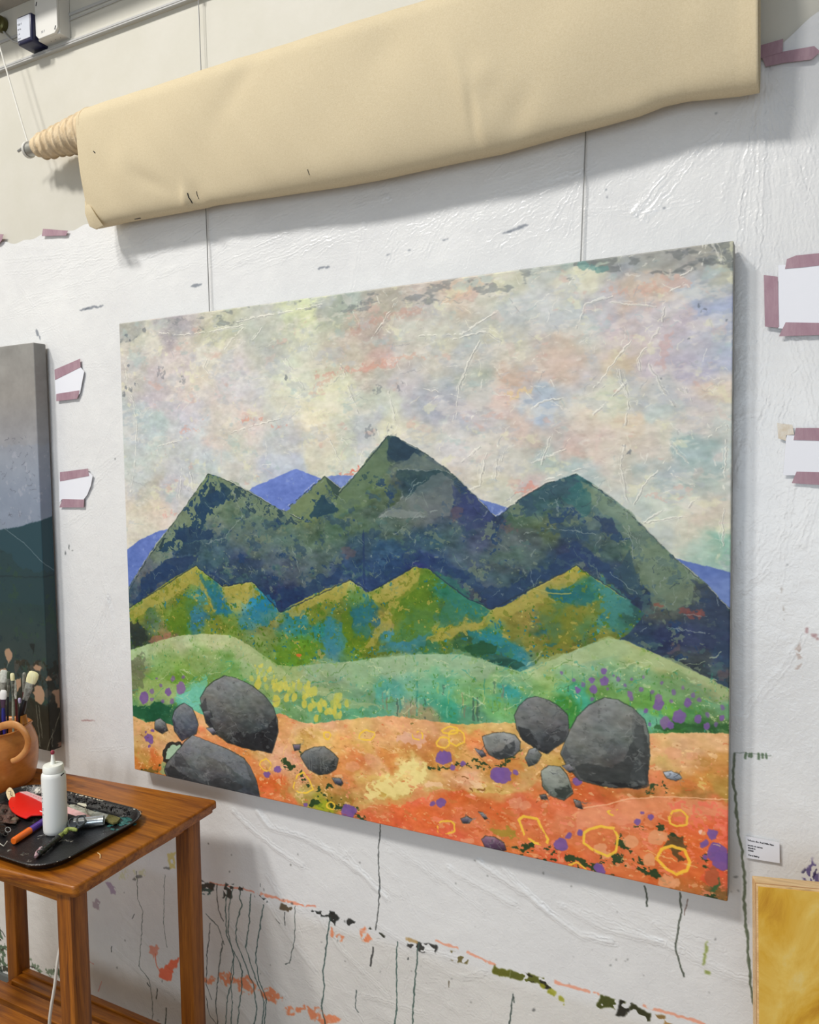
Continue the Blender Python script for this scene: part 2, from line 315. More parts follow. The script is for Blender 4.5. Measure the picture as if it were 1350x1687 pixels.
# ---------------------------------------------------------------- plastic sheet with its creases, drips and paint edges
def sheet_canvas():
    c = Canvas(-1.05, 1.98, -.815, 1.66, -.004, 640, 77); k = c.k; r = random.Random(9)
    c.rgb[:] = np.array((226, 226, 226), np.float32)/255; c.rgb += (.012*c.big+.006*c.mott)[..., None]*np.array((1, 1, .9), np.float32)
    Zc = np.linspace(c.z1, c.z0, c.h)[:, None, None].astype(np.float32)
    low = 1-ss(-.33, -.29, Zc+0*c.rgb[..., :1]); c.rgb -= low*np.array((.03, .04, .058), np.float32)   # lower film is greyer; its warm tint also paints in the warmer light there
    H = c.hgt; H += 1.0*c.big+.55*fbm(c.h, c.w, 60*k, 22*k, 300, 4, .6)+.3*fbm(c.h, c.w, 14*k, 26*k, 301, 3)+.5*np.abs(fbm(c.h, c.w, 30*k, 18*k, 303, 3))
    H += low[..., 0]*1.1*np.abs(fbm(c.h, c.w, 24*k, 30*k, 305, 4, .6))
    def crease(L, a=1.2, w=7., both=True):
        a = a*1.25
        c.line(L, None, w, 1, a, 2.2)
        if both: c.line([(x+w*.7, y+w*.35) for x, y in L], None, w*.8, 1, -a*.45, 2.2)
    def fan(o, tips, a=1.1, w=6):
        for t in tips: crease([o, ((o[0]+t[0])/2+r.uniform(-5, 5), (o[1]+t[1])/2+r.uniform(-5, 5)), t], a*r.uniform(.7, 1.2), w*r.uniform(.7, 1.3))
    fan((1258, 106), [(1190,330),(1215,420),(1232,430),(1246,440),(1262,400),(1292,300),(1325,330),(1345,260),(1180,250)], 1.7, 7)
    fan((1045, 352), [(1000,312),(1090,290),(1130,250),(1180,215),(1240,160),(1150,330),(960,350)], .9, 6); fan((1062, 362), [(1100,300),(1160,240),(1085,330)], .9)
    fan((640, 325), [(500,370),(420,410),(380,440),(560,345)], .9, 5); fan((960, 280), [(800,330),(700,345),(860,310),(900,380),(930,390)], .8, 5)
    for x0, y0, x1, y1 in ((420,390,640,300),(400,450,560,385),(220,430,330,380),(10,430,200,400),(5,450,160,430),(30,470,110,560),(120,420,60,470),(440,430,470,500),(600,360,580,480),(655,380,640,440),(700,420,735,350),(330,400,520,330),(860,330,1000,260),(800,300,960,240)): crease([(x0,y0),((x0+x1)/2,(y0+y1)/2+6),(x1,y1)], .7, 5)
    for i in range(70):
        x = r.uniform(0, 1180); y = 520-.118*x-r.uniform(5, 140); crease([(x, y), (x+r.uniform(12, 50), y-r.uniform(6, 36))], r.uniform(.25, .7), r.uniform(3, 6), False)
    # the strip between the two paintings
    fan((178, 985), [(120,1130),(142,1150),(160,1060),(192,1150),(205,1130),(214,1190),(208,1080),(150,1240),(110,1180)], 1.0, 5); fan((178, 980), [(160,900),(166,890),(205,930),(190,870)], .8, 5)
    for L in ([(120,600),(125,680),(128,760)],[(190,690),(150,780)],[(196,745),(165,770)],[(180,600),(140,602)],[(196,620),(150,607)],[(150,850),(110,900),(98,960)],[(130,900),(140,960)],[(145,900),(150,980)],[(160,880),(175,960)],[(120,680),(124,780)],[(205,1230),(150,1235)],[(150,840),(100,870)],[(115,930),(120,950)],[(195,760),(150,800),(120,860)]): crease(L, .7, 5)
    # right of the big painting
    for L in ([(1262,545),(1255,620),(1240,700),(1215,770)],[(1222,590),(1240,640),(1262,660)],[(1215,640),(1245,655)],[(1300,555),(1330,640),(1345,700)],[(1325,560),(1340,620)],[(1218,690),(1245,680),(1262,700)],[(1230,740),(1265,660)],[(1305,800),(1290,900),(1285,960)],[(1215,980),(1262,940)],[(1325,1045),(1290,1100),(1250,1150)],[(1230,860),(1225,940)],[(1340,830),(1320,900)],[(1215,1200),(1240,1150)],[(1240,560),(1232,600)],[(1220,520),(1240,560)]): crease(L, 1.0, 6)
    for i in range(90):
        x, y = r.uniform(1216, 1349), r.uniform(450, 1440); a = r.choice([1.2, -1.0, .5, 2.6])+r.gauss(0, .4); l = r.uniform(10, 34); crease([(x, y), (x+l*.5*math.cos(a)+r.uniform(-4, 4), y+l*.5*math.sin(a)), (x+l*math.cos(a), y+l*math.sin(a))], r.uniform(.2, .5), r.uniform(3, 6), False)
    # below the big painting
    for L, a, w in (([(385,1335),(410,1360),(460,1400),(500,1425)],2.2,10),([(425,1335),(445,1362),(500,1380),(560,1410),(600,1440),(640,1480)],2.4,11),([(520,1380),(560,1420),(580,1400)],1,7),([(630,1380),(690,1420),(720,1450)],1.3,8),([(560,1395),(600,1440),(660,1475)],1.2,8),([(440,1440),(465,1480),(500,1500)],1.3,8),([(700,1420),(760,1470)],1.0,7),([(740,1430),(830,1480),(850,1490)],2.0,10),([(790,1420),(880,1480),(915,1510),(960,1540),(1010,1552)],2.6,11),([(830,1430),(870,1470),(905,1500)],1.8,9),([(925,1490),(1000,1530),(1090,1552)],2.0,10),([(960,1500),(1050,1535),(1120,1565)],1.4,8),([(1080,1520),(1150,1575),(1200,1600),(1240,1615)],1.4,8),([(1100,1555),(1180,1600),(1235,1620)],1.4,8),([(880,1425),(940,1440),(1060,1530)],1,7),([(640,1400),(720,1440),(800,1500)],1.0,7),([(250,1385),(245,1420),(235,1480)],.8,6),([(1040,1500),(1110,1530),(1190,1560)],1,7),([(600,1400),(660,1450),(680,1500)],.8,7)):
        crease(L, a*1.5, w)
    for L, a in (([(185,1560),(230,1600),(290,1640)],1.6),([(200,1500),(250,1560),(290,1600)],1.2),([(380,1520),(420,1580),(470,1640)],1.6),([(430,1470),(470,1530),(520,1600)],1.4),([(520,1500),(560,1560),(640,1640)],1.4),([(620,1520),(680,1560),(760,1580)],1.4),([(700,1580),(760,1610),(800,1600)],1.2),([(360,1620),(400,1660),(420,1687)],1.2),([(600,1640),(700,1670)],1.2),([(220,1480),(200,1530)],1)):
        crease(L, a*1.5, 8)
    for i in range(260):
        x, y = r.uniform(180, 820), r.uniform(1440, 1687)
        if y < 1452+(x-330)*.276: continue
        a = r.uniform(.2, 1.3); l = r.uniform(10, 44); crease([(x, y), (x+l*.5*math.cos(a)+r.uniform(-5, 5), y+l*.5*math.sin(a)), (x+l*math.cos(a), y+l*math.sin(a))], r.uniform(.25, .8), r.uniform(3, 7), False)
    def field(n, x0, x1, yf, ang, da, l0, l1, a0, a1, w0=2.6, w1=5):
        for i in range(n):
            x = r.uniform(x0, x1); y = yf(x)
            if y is None: continue
            a = ang+r.gauss(0, da); l = r.uniform(l0, l1); b = r.uniform(-.16, .16)*l
            crease([(x, y), (x+l*.5*math.cos(a)-b*math.sin(a), y+l*.5*math.sin(a)+b*math.cos(a)), (x+l*math.cos(a), y+l*math.sin(a))], r.uniform(a0, a1), r.uniform(w0, w1))
    field(150, 0, 900, lambda x: 515-.118*x+r.uniform(-150, 0) if x > 180 else r.uniform(395, 560), -.5, .25, 25, 110, .16, .5)
    field(60, 0, 500, lambda x: 400-.118*x+r.uniform(20, 90) if x > 130 else r.uniform(400, 520), -.32, .12, 60, 170, .25, .6)
    field(90, 600, 1210, lambda x: 470-.118*(x-560)+r.uniform(-120, -4), -.9, .4, 14, 60, .16, .45)
    field(70, 1225, 1350, lambda x: r.uniform(110, 420), 1.5, .14, 40, 170, .25, .7)
    field(90, 1215, 1350, lambda x: r.uniform(440, 900), 1.75, .35, 20, 110, .2, .65)
    field(60, 1215, 1350, lambda x: r.uniform(900, 1440), 2.2, .6, 14, 60, .12, .35)
    field(60, 108, 205, lambda x: r.uniform(560, 1000), 1.7, .35, 15, 70, .2, .5)
    field(50, 112, 212, lambda x: r.uniform(1000, 1240), 1.6, .3, 25, 120, .2, .55)
    field(70, 370, 1200, lambda x: 1335+(x-370)*.19+r.uniform(5, 100), .55, .15, 40, 150, .2, .6, 3, 7)
    field(150, 190, 800, lambda x: max(1440, 1452+(x-330)*.276)+r.uniform(0, 220), .75, .5, 20, 90, .3, .9, 3, 8)
    # paint edges and marks
    D = (34, 44, 46); TL = (40, 78, 76); OR = (226, 106, 66)
    def ragged(x0, y0, x1, y1, w, col, t, sd, a=.95, cell=9):
        P = np.array([(x0, y0), (x1, y1)], float); n = np.array([-(y1-y0), x1-x0]); n = n/np.hypot(*n)*w
        q = c.mask([P[0], P[1], P[1]+n*.8, P[0]+n], 2, 3)
        if q: c.patch(q, col, t, sd, cell, a, .06, 1.4, .2)
    c.line([(345,1453),(400,1463),(440,1475),(505,1491),(520,1492)], (236,140,112), 3, .8, .1, 2, .9)
    for L in ([(720,1549),(760,1562),(815,1588)],[(915,1616),(985,1636)],[(1060,1655),(1160,1685)],[(430,1470),(500,1490)]): c.line(L, (240,160,130), 5, .85, .1, 2, 1)
    for q in ((328,1450,356,1455,16,D,-.6,1),(333,1456,352,1462,18,TL,.2,2),(375,1455,388,1460,24,D,.2,3),(392,1458,404,1466,12,D,.1,4),(420,1470,442,1474,8,D,-.2,5),(464,1483,484,1490,11,(96,84,66),-.8,6),(514,1496,566,1508,9,(36,42,42),-.1,7),(545,1500,562,1514,14,(36,42,42),.1,8),(575,1512,590,1520,14,(40,44,44),.5,9),(612,1530,636,1538,9,(44,48,40),.3,10),(676,1548,722,1560,14,(46,48,48),-.2,11),(745,1570,775,1580,14,(110,100,56),.2,12),(672,1546,690,1552,6,(190,160,110),-.3,13),
              (814,1588,842,1596,14,(92,96,20),-1.2,14),(842,1596,905,1614,13,(86,92,26),-.3,15),(868,1604,912,1622,9,(30,32,20),0,16),(986,1638,1030,1650,20,(62,70,20),-.6,17),(1022,1646,1040,1652,26,(24,26,20),-.8,18),(1040,1652,1072,1664,18,(40,44,18),-.4,19),(1072,1662,1100,1672,12,(140,110,60),0,20),(1100,1672,1160,1687,16,(176,136,80),-.2,21),(904,1628,930,1648,5,(150,152,40),-.4,22)):
        ragged(*q)
    for q in ((911,1632,8,4),(925,1643,6,4),(895,1622,5,4)): c.blob(*q, (160,160,40), .5, 2, .85)
    for q in ((341,1612,14,8),(372,1608,12,14),(392,1612,10,6),(405,1620,18,14),(440,1632,16,7),(450,1640,20,6),(478,1660,12,6),(498,1660,7,4),(522,1668,14,12),(545,1680,18,8),(600,1540,6,9),(548,1535,5,9),(560,1545,5,4),(607,1545,8,6)):
        z = c.mask([(q[0]-q[2], q[1]-q[3]*.5), (q[0]+q[2]*.4, q[1]-q[3]), (q[0]+q[2], q[1]), (q[0]+q[2]*.5, q[1]+q[3]), (q[0]-q[2]*.6, q[1]+q[3]*.8)], 4, 3); c.patch(z, (238,116,62), -.9, int(q[0]) % 90, 9, .72, .9)
    c.fill([(262,1597),(288,1580),(292,1575),(292,1590),(285,1605),(272,1614),(262,1605)], (240,100,64), 3, 3, .9); c.fill([(246,1560),(258,1556),(262,1565),(256,1580),(248,1568)], (224,120,90), 4, 2, .7); c.line([(256,1570),(258,1590),(264,1600)], (224,110,80), 3, .8)
    c.line([(148,1583),(155,1587)], (214,110,100), 2, .6); c.line([(168,1616),(162,1632)], (214,110,100), 2, .6)
    drips = [([(358,1456),(358,1480),(362,1500),(368,1515)],3,D),([(376,1462),(372,1500),(374,1540),(385,1565),(396,1585),(400,1600),(399,1625),(392,1687)],3.4,TL),([(384,1462),(378,1500),(376,1535),(385,1570),(386,1600),(376,1640),(372,1687)],3,TL),([(397,1466),(396,1480),(400,1488),(390,1520),(390,1550),(404,1585),(418,1620),(424,1660),(420,1687)],3.4,TL),([(414,1472),(410,1530),(406,1560),(418,1600),(432,1636),(436,1650),(432,1687)],3.2,TL),([(435,1490),(430,1520),(422,1570),(426,1610),(440,1645),(436,1687)],3.2,TL),([(367,1550),(360,1610),(356,1650),(360,1687)],3.4,(44,60,58)),([(347,1520),(342,1570),(340,1620),(350,1645)],2.2,D),([(340,1505),(360,1525),(370,1555)],2.4,(60,80,76)),([(340,1640),(346,1670),(358,1687)],1.6,D),
             ([(386,1570),(380,1610),(384,1650),(381,1687)],2.4,TL),([(487,1490),(485,1550),(478,1585),(470,1587)],1.8,(70,84,80)),([(544,1510),(538,1560),(532,1600),(535,1625),(530,1660),(537,1687)],3.6,(34,66,62)),([(470,1502),(470,1524)],2,D),([(455,1512),(462,1520)],2,D),([(627,1358),(624,1400),(626,1470),(620,1530)],3.2,(60,66,66)),([(615,1560),(611,1590)],5,(34,36,36)),([(655,1550),(653,1600),(655,1650),(650,1687)],3.4,(42,78,70)),([(690,1552),(684,1610),(680,1687)],3.6,(42,74,66)),([(587,1630),(586,1660),(590,1665)],2.4,(40,60,60)),([(845,1635),(842,1665),(840,1687)],3,(40,60,56)),([(674,1576),(673,1580)],3,D),([(740,1615),(740,1625)],3,(120,110,90)),
             ([(1062,1458),(1066,1480),(1066,1491)],3.4,(40,52,40)),([(1120,1470),(1122,1500),(1115,1540),(1113,1565),(1120,1585),(1126,1606)],3.6,(50,60,46)),([(1133,1480),(1127,1505)],1.4,(120,90,80)),([(226,1435),(228,1480),(236,1500),(233,1550),(229,1590),(235,1598),(246,1612),(252,1650),(251,1680)],1.8,(60,74,66)),([(272,1440),(270,1520),(275,1560)],1.6,(90,104,94)),([(186,1558),(185,1566)],3,D),([(259,1628),(258,1645)],4,(36,44,40)),([(243,1618),(246,1624)],4,D),([(275,1660),(273,1687)],3.6,(36,50,44)),([(222,1505),(218,1512)],1.8,D),
             ([(1209,1240),(1209,1290),(1214,1340),(1217,1375),(1222,1400),(1226,1440),(1225,1480),(1230,1540),(1234,1590),(1238,1640),(1247,1670),(1250,1700)],5,(64,80,50)),([(1210,1238),(1270,1244)],1.4,(150,160,150)),([(846,1640),(848,1650)],4,(40,60,56)),([(430,1455),(430,1460)],2,D)]
    for L, w, col in drips: c.line(L, tuple(v*.8+26 for v in col), w*.72, .85, .3, 1.5)
    for x in (1228, 1233, 1237, 1250, 1256, 1262): c.line([(x, 1240), (x+r.uniform(-1, 1), 1240+r.uniform(5, 14))], (70,96,64), 3, .8, .1, 2)
    for x, y, w, h in ((1160,1578,4,10),(1166,1600,5,4),(1162,1560,2,12)): c.blob(x, y, w, h, (140,156,70), .1, 3, .8)
    for x, y, w, h in ((880,1662,3,3),(230,1443,6,3),(276,1429,7,2.4),(222,1447,3,3),(530,441,7,2.5),(540,440,4,2.5),(150,507,11,3),(140,509,9,2),(164,505,8,2),(848,378,14,3),(862,372,10,2.5),(835,383,8,2),(1095,342,3,1.5),(1000,312,1.5,1.5),(1000,325,1.5,1.5),(62,548,2,8),(66,556,1.5,5),(324,470,10,3),(675,412,3,2),(735,395,5,1.5),(640,420,4,1.2),(1179,187,2,2),(1262,47,1.2,1.2),(1298,930,1.5,1.5),(1340,1045,5,4),(1330,1038,3,6),(1345,1050,3,3),(120,906,1.5,1.5),(108,910,1,5),(114,900,1,5),(145,1186,12,1.5),(190,755,1.5,1.5),(1213,1443,4,1.5),(1205,1467,1.5,1.5),(1216,1466,1.2,2)):
        c.blob(x, y, w, h*.8, (84,92,106) if y < 560 else (150,96,96) if y in (1045,1038,1050,1186) else (62,66,66), -.25 if y < 560 else 0, 1.2, .6)
    for q in (([(1285,960),(1292,970),(1290,1030),(1283,1025)],(170,160,150)),([(1317,965),(1320,970),(1318,1000)],(176,170,160)),([(1320,1060),(1328,1070),(1320,1120),(1314,1110)],(180,160,150))): z = c.mask(q[0], 3, 3); c.patch(z, q[1], .3, 41, 8, .7)
    z = c.mask([(1334,1408),(1350,1432),(1352,1470),(1314,1470),(1322,1440)], 3, 3); c.patch(z, (86,76,136), -.2, 61, 8, .85, .1, .4); c.patch(z, (44,40,80), .8, 62, 6, .8, .1, .4)
    z = c.mask([(173,1452),(183,1453),(194,1466),(190,1474),(182,1474),(180,1465)], 2, 2); c.patch(z, (150,126,156), -1, 63, 9, .7); z = c.mask([(152,1486),(160,1478),(168,1485),(162,1495),(152,1492)], 3, 3); c.patch(z, (140,116,130), -.6, 64, 8, .6)
    z = c.mask([(-20,1540),(4,1532),(10,1560),(16,1600),(-20,1610)], 4, 5); c.patch(z, (60,92,66), -.1, 65, 9, .85, .1); c.patch(z, (30,40,30), 1.0, 66, 6, .85, .1); z = c.mask([(48,1575),(70,1598),(95,1592),(100,1610),(60,1606)], 4, 6); c.patch(z, (70,100,70), -.4, 67, 12, .7, .4)
    c.line([(0,1530),(5,1535),(9,1542)], D, 3, .8); c.line([(50,1592),(60,1596),(66,1605)], (20,24,22), 4, .9, 0, 3, .9); z = c.mask([(0,1590),(16,1592),(16,1602),(0,1600)], 2, 3); c.patch(z, (30,40,34), -.6, 68, 8, .9); z = c.mask([(85,1590),(100,1590),(102,1612),(88,1608)], 3, 3); c.patch(z, (40,66,44), 0, 69, 8, .8)
    z = c.mask([(195,1432),(240,1428),(245,1448),(200,1450)], 4, 6); c.patch(z, (206,206,150), 0, 70, 12, .5, .3); z = c.mask([(278,1405),(290,1400),(290,1430),(282,1432)], 2, 3); c.patch(z, (214,196,100), -.6, 71, 12, .7, .2)
    for i in range(60):
        x, y = r.uniform(190, 1240), r.uniform(1370, 1680)
        if y < 1300+(x-220)*.2: continue
        c.blob(x, y, r.uniform(.6, 1.6), r.uniform(.6, 2), (70,72,70), 0, 2, .6)
    return c
# ---------------------------------------------------------------- the big landscape painting
SKY = [(205,545,(172,170,165)),(232,560,(206,202,184)),(212,600,(196,192,184)),(290,540,(172,166,170)),(360,530,(190,190,168)),(430,520,(194,196,182)),(500,505,(206,212,172)),(560,500,(170,176,168)),
(330,600,(216,210,194)),(255,640,(194,186,190)),(300,600,(206,196,190)),(400,620,(206,202,200)),(450,570,(188,190,178)),(480,630,(216,216,192)),(530,660,(226,220,188)),(230,700,(186,196,196)),(300,690,(200,196,200)),(350,700,(212,198,190)),
(400,695,(216,198,188)),(330,750,(192,198,198)),(400,740,(206,204,192)),(470,720,(194,196,192)),(470,760,(190,196,206)),(250,800,(192,188,178)),(230,780,(196,202,198)),(290,790,(194,196,200)),(250,850,(214,204,186)),(225,860,(212,204,188)),
(520,740,(212,208,186)),(540,720,(216,208,180)),(600,530,(180,165,158)),(640,500,(182,174,160)),(700,500,(186,180,170)),(740,490,(204,188,166)),(800,460,(196,190,172)),(850,460,(198,198,176)),(590,590,(192,184,168)),(630,600,(208,180,168)),(690,560,(204,200,186)),
(720,590,(206,200,186)),(770,590,(186,188,190)),(830,570,(200,194,182)),(860,520,(192,194,190)),(640,620,(192,190,180)),(560,640,(206,206,180)),(620,660,(194,198,182)),(680,640,(190,188,190)),(720,660,(172,178,186)),(780,640,(186,188,182)),(840,640,(208,180,164)),
(560,720,(202,206,184)),(600,700,(190,194,192)),(650,700,(214,212,188)),(690,720,(212,206,190)),(750,730,(206,202,196)),(800,700,(202,194,190)),(850,700,(206,186,172)),(760,780,(212,202,190)),(800,760,(206,202,192)),(830,800,(210,204,182)),(870,800,(202,182,178)),(600,740,(206,206,196)),
(900,420,(188,188,170)),(1000,410,(164,166,154)),(1100,405,(160,158,150)),(1180,405,(156,154,146)),(900,450,(188,194,186)),(960,455,(214,210,184)),(960,430,(140,164,158)),(1020,440,(160,162,164)),(1080,470,(206,182,168)),(1040,480,(206,186,172)),(1150,470,(178,186,196)),(1190,500,(164,176,202)),(1190,440,(178,180,168)),
(900,510,(192,196,190)),(950,520,(190,196,194)),(1000,500,(188,184,190)),(1050,550,(204,190,190)),(1100,520,(196,190,194)),(1130,540,(190,180,190)),(920,600,(208,188,172)),(960,620,(196,188,182)),(1040,600,(208,192,166)),(1090,600,(196,186,192)),(1150,600,(188,184,198)),(1190,590,(176,182,196)),(1195,640,(216,200,178)),
(900,670,(178,190,202)),(990,660,(206,206,182)),(1080,640,(176,182,186)),(1060,690,(192,200,192)),(1130,680,(202,192,188)),(1190,690,(200,202,196)),(1020,690,(216,196,170)),(890,720,(196,182,170)),(900,745,(178,194,190)),(980,730,(206,186,174)),(1040,725,(208,196,180)),(1080,720,(212,204,184)),(1130,730,(164,186,180)),(1190,740,(198,204,198)),
(900,770,(186,200,190)),(960,770,(184,196,192)),(1040,790,(196,194,182)),(1100,770,(178,190,186)),(1150,770,(170,186,182)),(1190,800,(202,204,196)),(1020,830,(190,192,182)),(1100,840,(200,206,190)),(1150,850,(210,200,182)),(1190,860,(206,200,184)),(1140,890,(206,202,182)),(1185,900,(140,182,166)),(1160,910,(160,190,172)),(1195,930,(150,186,170)),(850,830,(200,196,180)),(1070,860,(190,196,188))]
DARK = [(215,970,(72,92,104)),(240,950,(88,100,104)),(270,900,(106,122,104)),(300,860,(112,128,106)),(345,800,(112,128,104)),(380,820,(104,118,100)),(400,860,(92,110,98)),(440,850,(100,116,98)),(350,900,(62,86,96)),(420,890,(88,106,98)),(480,900,(92,110,98)),(300,920,(50,76,92)),(240,980,(34,54,84)),(380,940,(46,66,92)),
(460,930,(76,92,98)),(440,970,(34,52,86)),(470,990,(30,48,82)),(410,930,(52,72,96)),(500,840,(112,126,92)),(535,800,(98,114,88)),(500,880,(92,110,94)),(540,860,(76,98,88)),(560,830,(104,120,88)),(520,930,(78,96,96)),(560,960,(52,70,98)),(590,950,(40,66,98)),(600,800,(96,114,90)),(625,760,(92,112,88)),(650,725,(50,76,78)),
(680,745,(34,60,74)),(660,775,(76,92,88)),(700,760,(92,104,104)),(640,820,(84,102,84)),(600,860,(80,98,86)),(640,870,(78,94,90)),(690,790,(42,70,82)),(740,790,(66,84,92)),(770,830,(46,60,98)),(800,850,(44,58,98)),(720,830,(88,98,100)),(680,840,(98,108,106)),(730,880,(70,86,92)),(780,870,(62,72,96)),(640,920,(44,74,104)),
(600,900,(58,80,96)),(700,900,(54,80,96)),(690,925,(38,50,104)),(620,980,(62,82,112)),(760,930,(66,82,96)),(800,960,(62,82,90)),(740,940,(40,62,92)),(800,1000,(34,54,84)),(850,890,(82,92,98)),(860,930,(74,90,92)),(850,860,(86,104,94)),(890,830,(56,86,92)),(920,810,(52,82,88)),(950,790,(50,96,96)),(985,810,(114,134,112)),
(900,870,(84,102,84)),(950,850,(72,96,92)),(960,880,(48,76,94)),(1000,900,(66,92,88)),(1010,870,(80,100,92)),(1030,860,(116,132,118)),(1060,890,(112,130,108)),(1090,920,(106,126,104)),(900,950,(44,66,92)),(860,960,(52,72,90)),(1000,940,(50,72,92)),(950,925,(44,58,94)),(1040,980,(46,66,82)),(1070,960,(96,112,92)),
(1110,960,(88,106,82)),(1130,985,(86,92,70)),(1150,1000,(64,72,72)),(1180,1010,(42,56,74)),(1090,1000,(78,88,76)),(1050,1020,(44,62,86)),(1100,1040,(40,52,84)),(1150,1060,(46,54,86)),(1190,1080,(42,54,86)),(1190,1110,(48,58,70)),(1150,1085,(56,60,66)),(1020,1040,(56,74,98)),(1030,1010,(56,98,92))]
OLIVE = [(225,1010,(130,138,60)),(260,985,(138,140,66)),(300,955,(150,144,68)),(322,940,(150,150,66)),(290,1000,(106,124,40)),(250,1030,(92,120,88)),(245,1010,(90,124,80)),(300,1030,(82,116,30)),(340,980,(44,118,128)),(360,1000,(30,112,140)),(330,960,(110,136,70)),(345,1000,(120,128,52)),(325,1020,(52,112,128)),(235,1050,(56,72,56)),
(280,1045,(120,110,74)),(400,970,(158,156,74)),(385,985,(150,150,72)),(420,990,(34,124,150)),(440,1000,(24,116,148)),(410,1020,(70,130,130)),(380,1030,(112,134,58)),(450,1020,(140,140,64)),(360,1040,(112,128,44)),(470,1040,(52,122,126)),(500,1000,(156,146,76)),(540,985,(156,150,74)),(575,965,(158,152,76)),(520,1010,(112,120,46)),
(490,1020,(50,120,130)),(470,1060,(90,130,60)),(500,1070,(96,134,40)),(440,1060,(120,140,80)),(540,1040,(48,120,128)),(545,1060,(70,128,132)),(560,1010,(100,116,50)),(590,990,(90,126,70)),(600,1010,(40,104,110)),(575,1050,(88,118,20)),(610,1030,(60,110,110)),(600,1055,(104,122,36)),(620,980,(130,140,50)),(650,960,(166,158,82)),
(683,940,(158,156,70)),(630,1020,(148,142,64)),(650,1000,(92,118,24)),(690,980,(88,116,24)),(700,950,(92,122,40)),(740,970,(46,118,104)),(700,1010,(68,110,90)),(740,1000,(66,106,60)),(780,1000,(44,112,106)),(680,1040,(64,128,124)),(640,1050,(66,132,140)),(620,1065,(96,112,46)),(740,1045,(150,146,58)),(790,1025,(160,150,66)),(700,1065,(56,110,80)),
(770,1060,(52,92,56)),(800,1040,(34,120,126)),(820,1060,(40,122,132)),(850,1080,(60,130,130)),(830,1000,(160,148,74)),(870,975,(160,146,74)),(910,950,(156,142,72)),(950,938,(150,142,50)),(860,1020,(140,130,62)),(850,1050,(118,122,52)),(890,1000,(140,136,60)),(930,980,(22,98,102)),(920,1000,(40,106,106)),(960,1000,(150,140,66)),
(900,1040,(40,98,106)),(940,1020,(112,116,28)),(970,970,(50,112,90)),(990,960,(60,120,120)),(1010,985,(72,134,124)),(960,1030,(36,120,118)),(1000,1010,(60,116,100)),(980,1040,(110,118,40)),(1040,1000,(58,96,84)),(920,1060,(110,116,36)),(880,1060,(122,122,50)),(830,1085,(44,92,80))]
HILL = [(225,1075,(166,186,140)),(260,1065,(160,178,130)),(310,1050,(172,180,134)),(360,1055,(176,184,136)),(400,1075,(166,178,128)),(230,1100,(132,140,104)),(270,1095,(136,166,104)),(330,1090,(138,166,100)),(380,1095,(120,160,88)),(300,1120,(108,150,66)),(260,1125,(120,156,80)),(340,1120,(116,152,80)),(420,1110,(150,172,116)),
(400,1130,(104,160,84)),(240,1140,(138,160,100)),(280,1145,(140,168,112)),(310,1160,(110,184,160)),(330,1145,(110,180,150)),(250,1170,(30,96,66)),(290,1175,(50,110,80)),(225,1165,(110,150,96)),(450,1125,(150,166,110)),(480,1120,(160,172,120)),(450,1150,(136,160,96)),(490,1160,(110,150,100)),(530,1170,(112,160,116)),(440,1170,(120,170,130)),
(520,1110,(150,172,134)),(560,1100,(144,168,132)),(540,1130,(132,156,110)),(600,1110,(146,174,132)),(600,1140,(118,150,112)),(640,1095,(156,180,144)),(700,1090,(150,180,146)),(760,1090,(152,182,150)),(800,1105,(150,178,142)),(640,1140,(92,160,140)),(680,1130,(116,168,136)),(700,1160,(84,160,130)),(740,1140,(104,170,136)),(750,1170,(64,150,120)),
(640,1170,(100,160,130)),(580,1170,(104,160,124)),(690,1175,(150,150,110)),(780,1150,(120,166,110)),(790,1175,(90,140,110)),(820,1130,(130,172,112)),(830,1165,(120,170,110)),(845,1140,(60,150,140)),(860,1120,(136,170,120)),(880,1110,(166,186,136)),(930,1090,(160,184,138)),(1000,1065,(160,184,138)),(1050,1080,(166,180,122)),
(1100,1100,(166,174,122)),(1160,1130,(156,164,120)),(1190,1145,(150,158,118)),(940,1120,(128,170,124)),(1000,1110,(130,164,126)),(1050,1115,(124,160,116)),(1100,1130,(116,150,96)),(1150,1150,(112,144,100)),(1190,1170,(106,150,110)),(950,1150,(70,160,130)),(940,1170,(60,130,60)),(1010,1135,(110,152,84)),(1060,1150,(102,150,66)),(1100,1165,(110,160,70)),
(1150,1180,(90,140,84)),(1190,1190,(100,130,80)),(1080,1190,(110,170,140)),(1120,1198,(60,110,50)),(1170,1198,(50,90,50)),(900,1130,(140,170,110)),(890,1140,(120,160,100))]
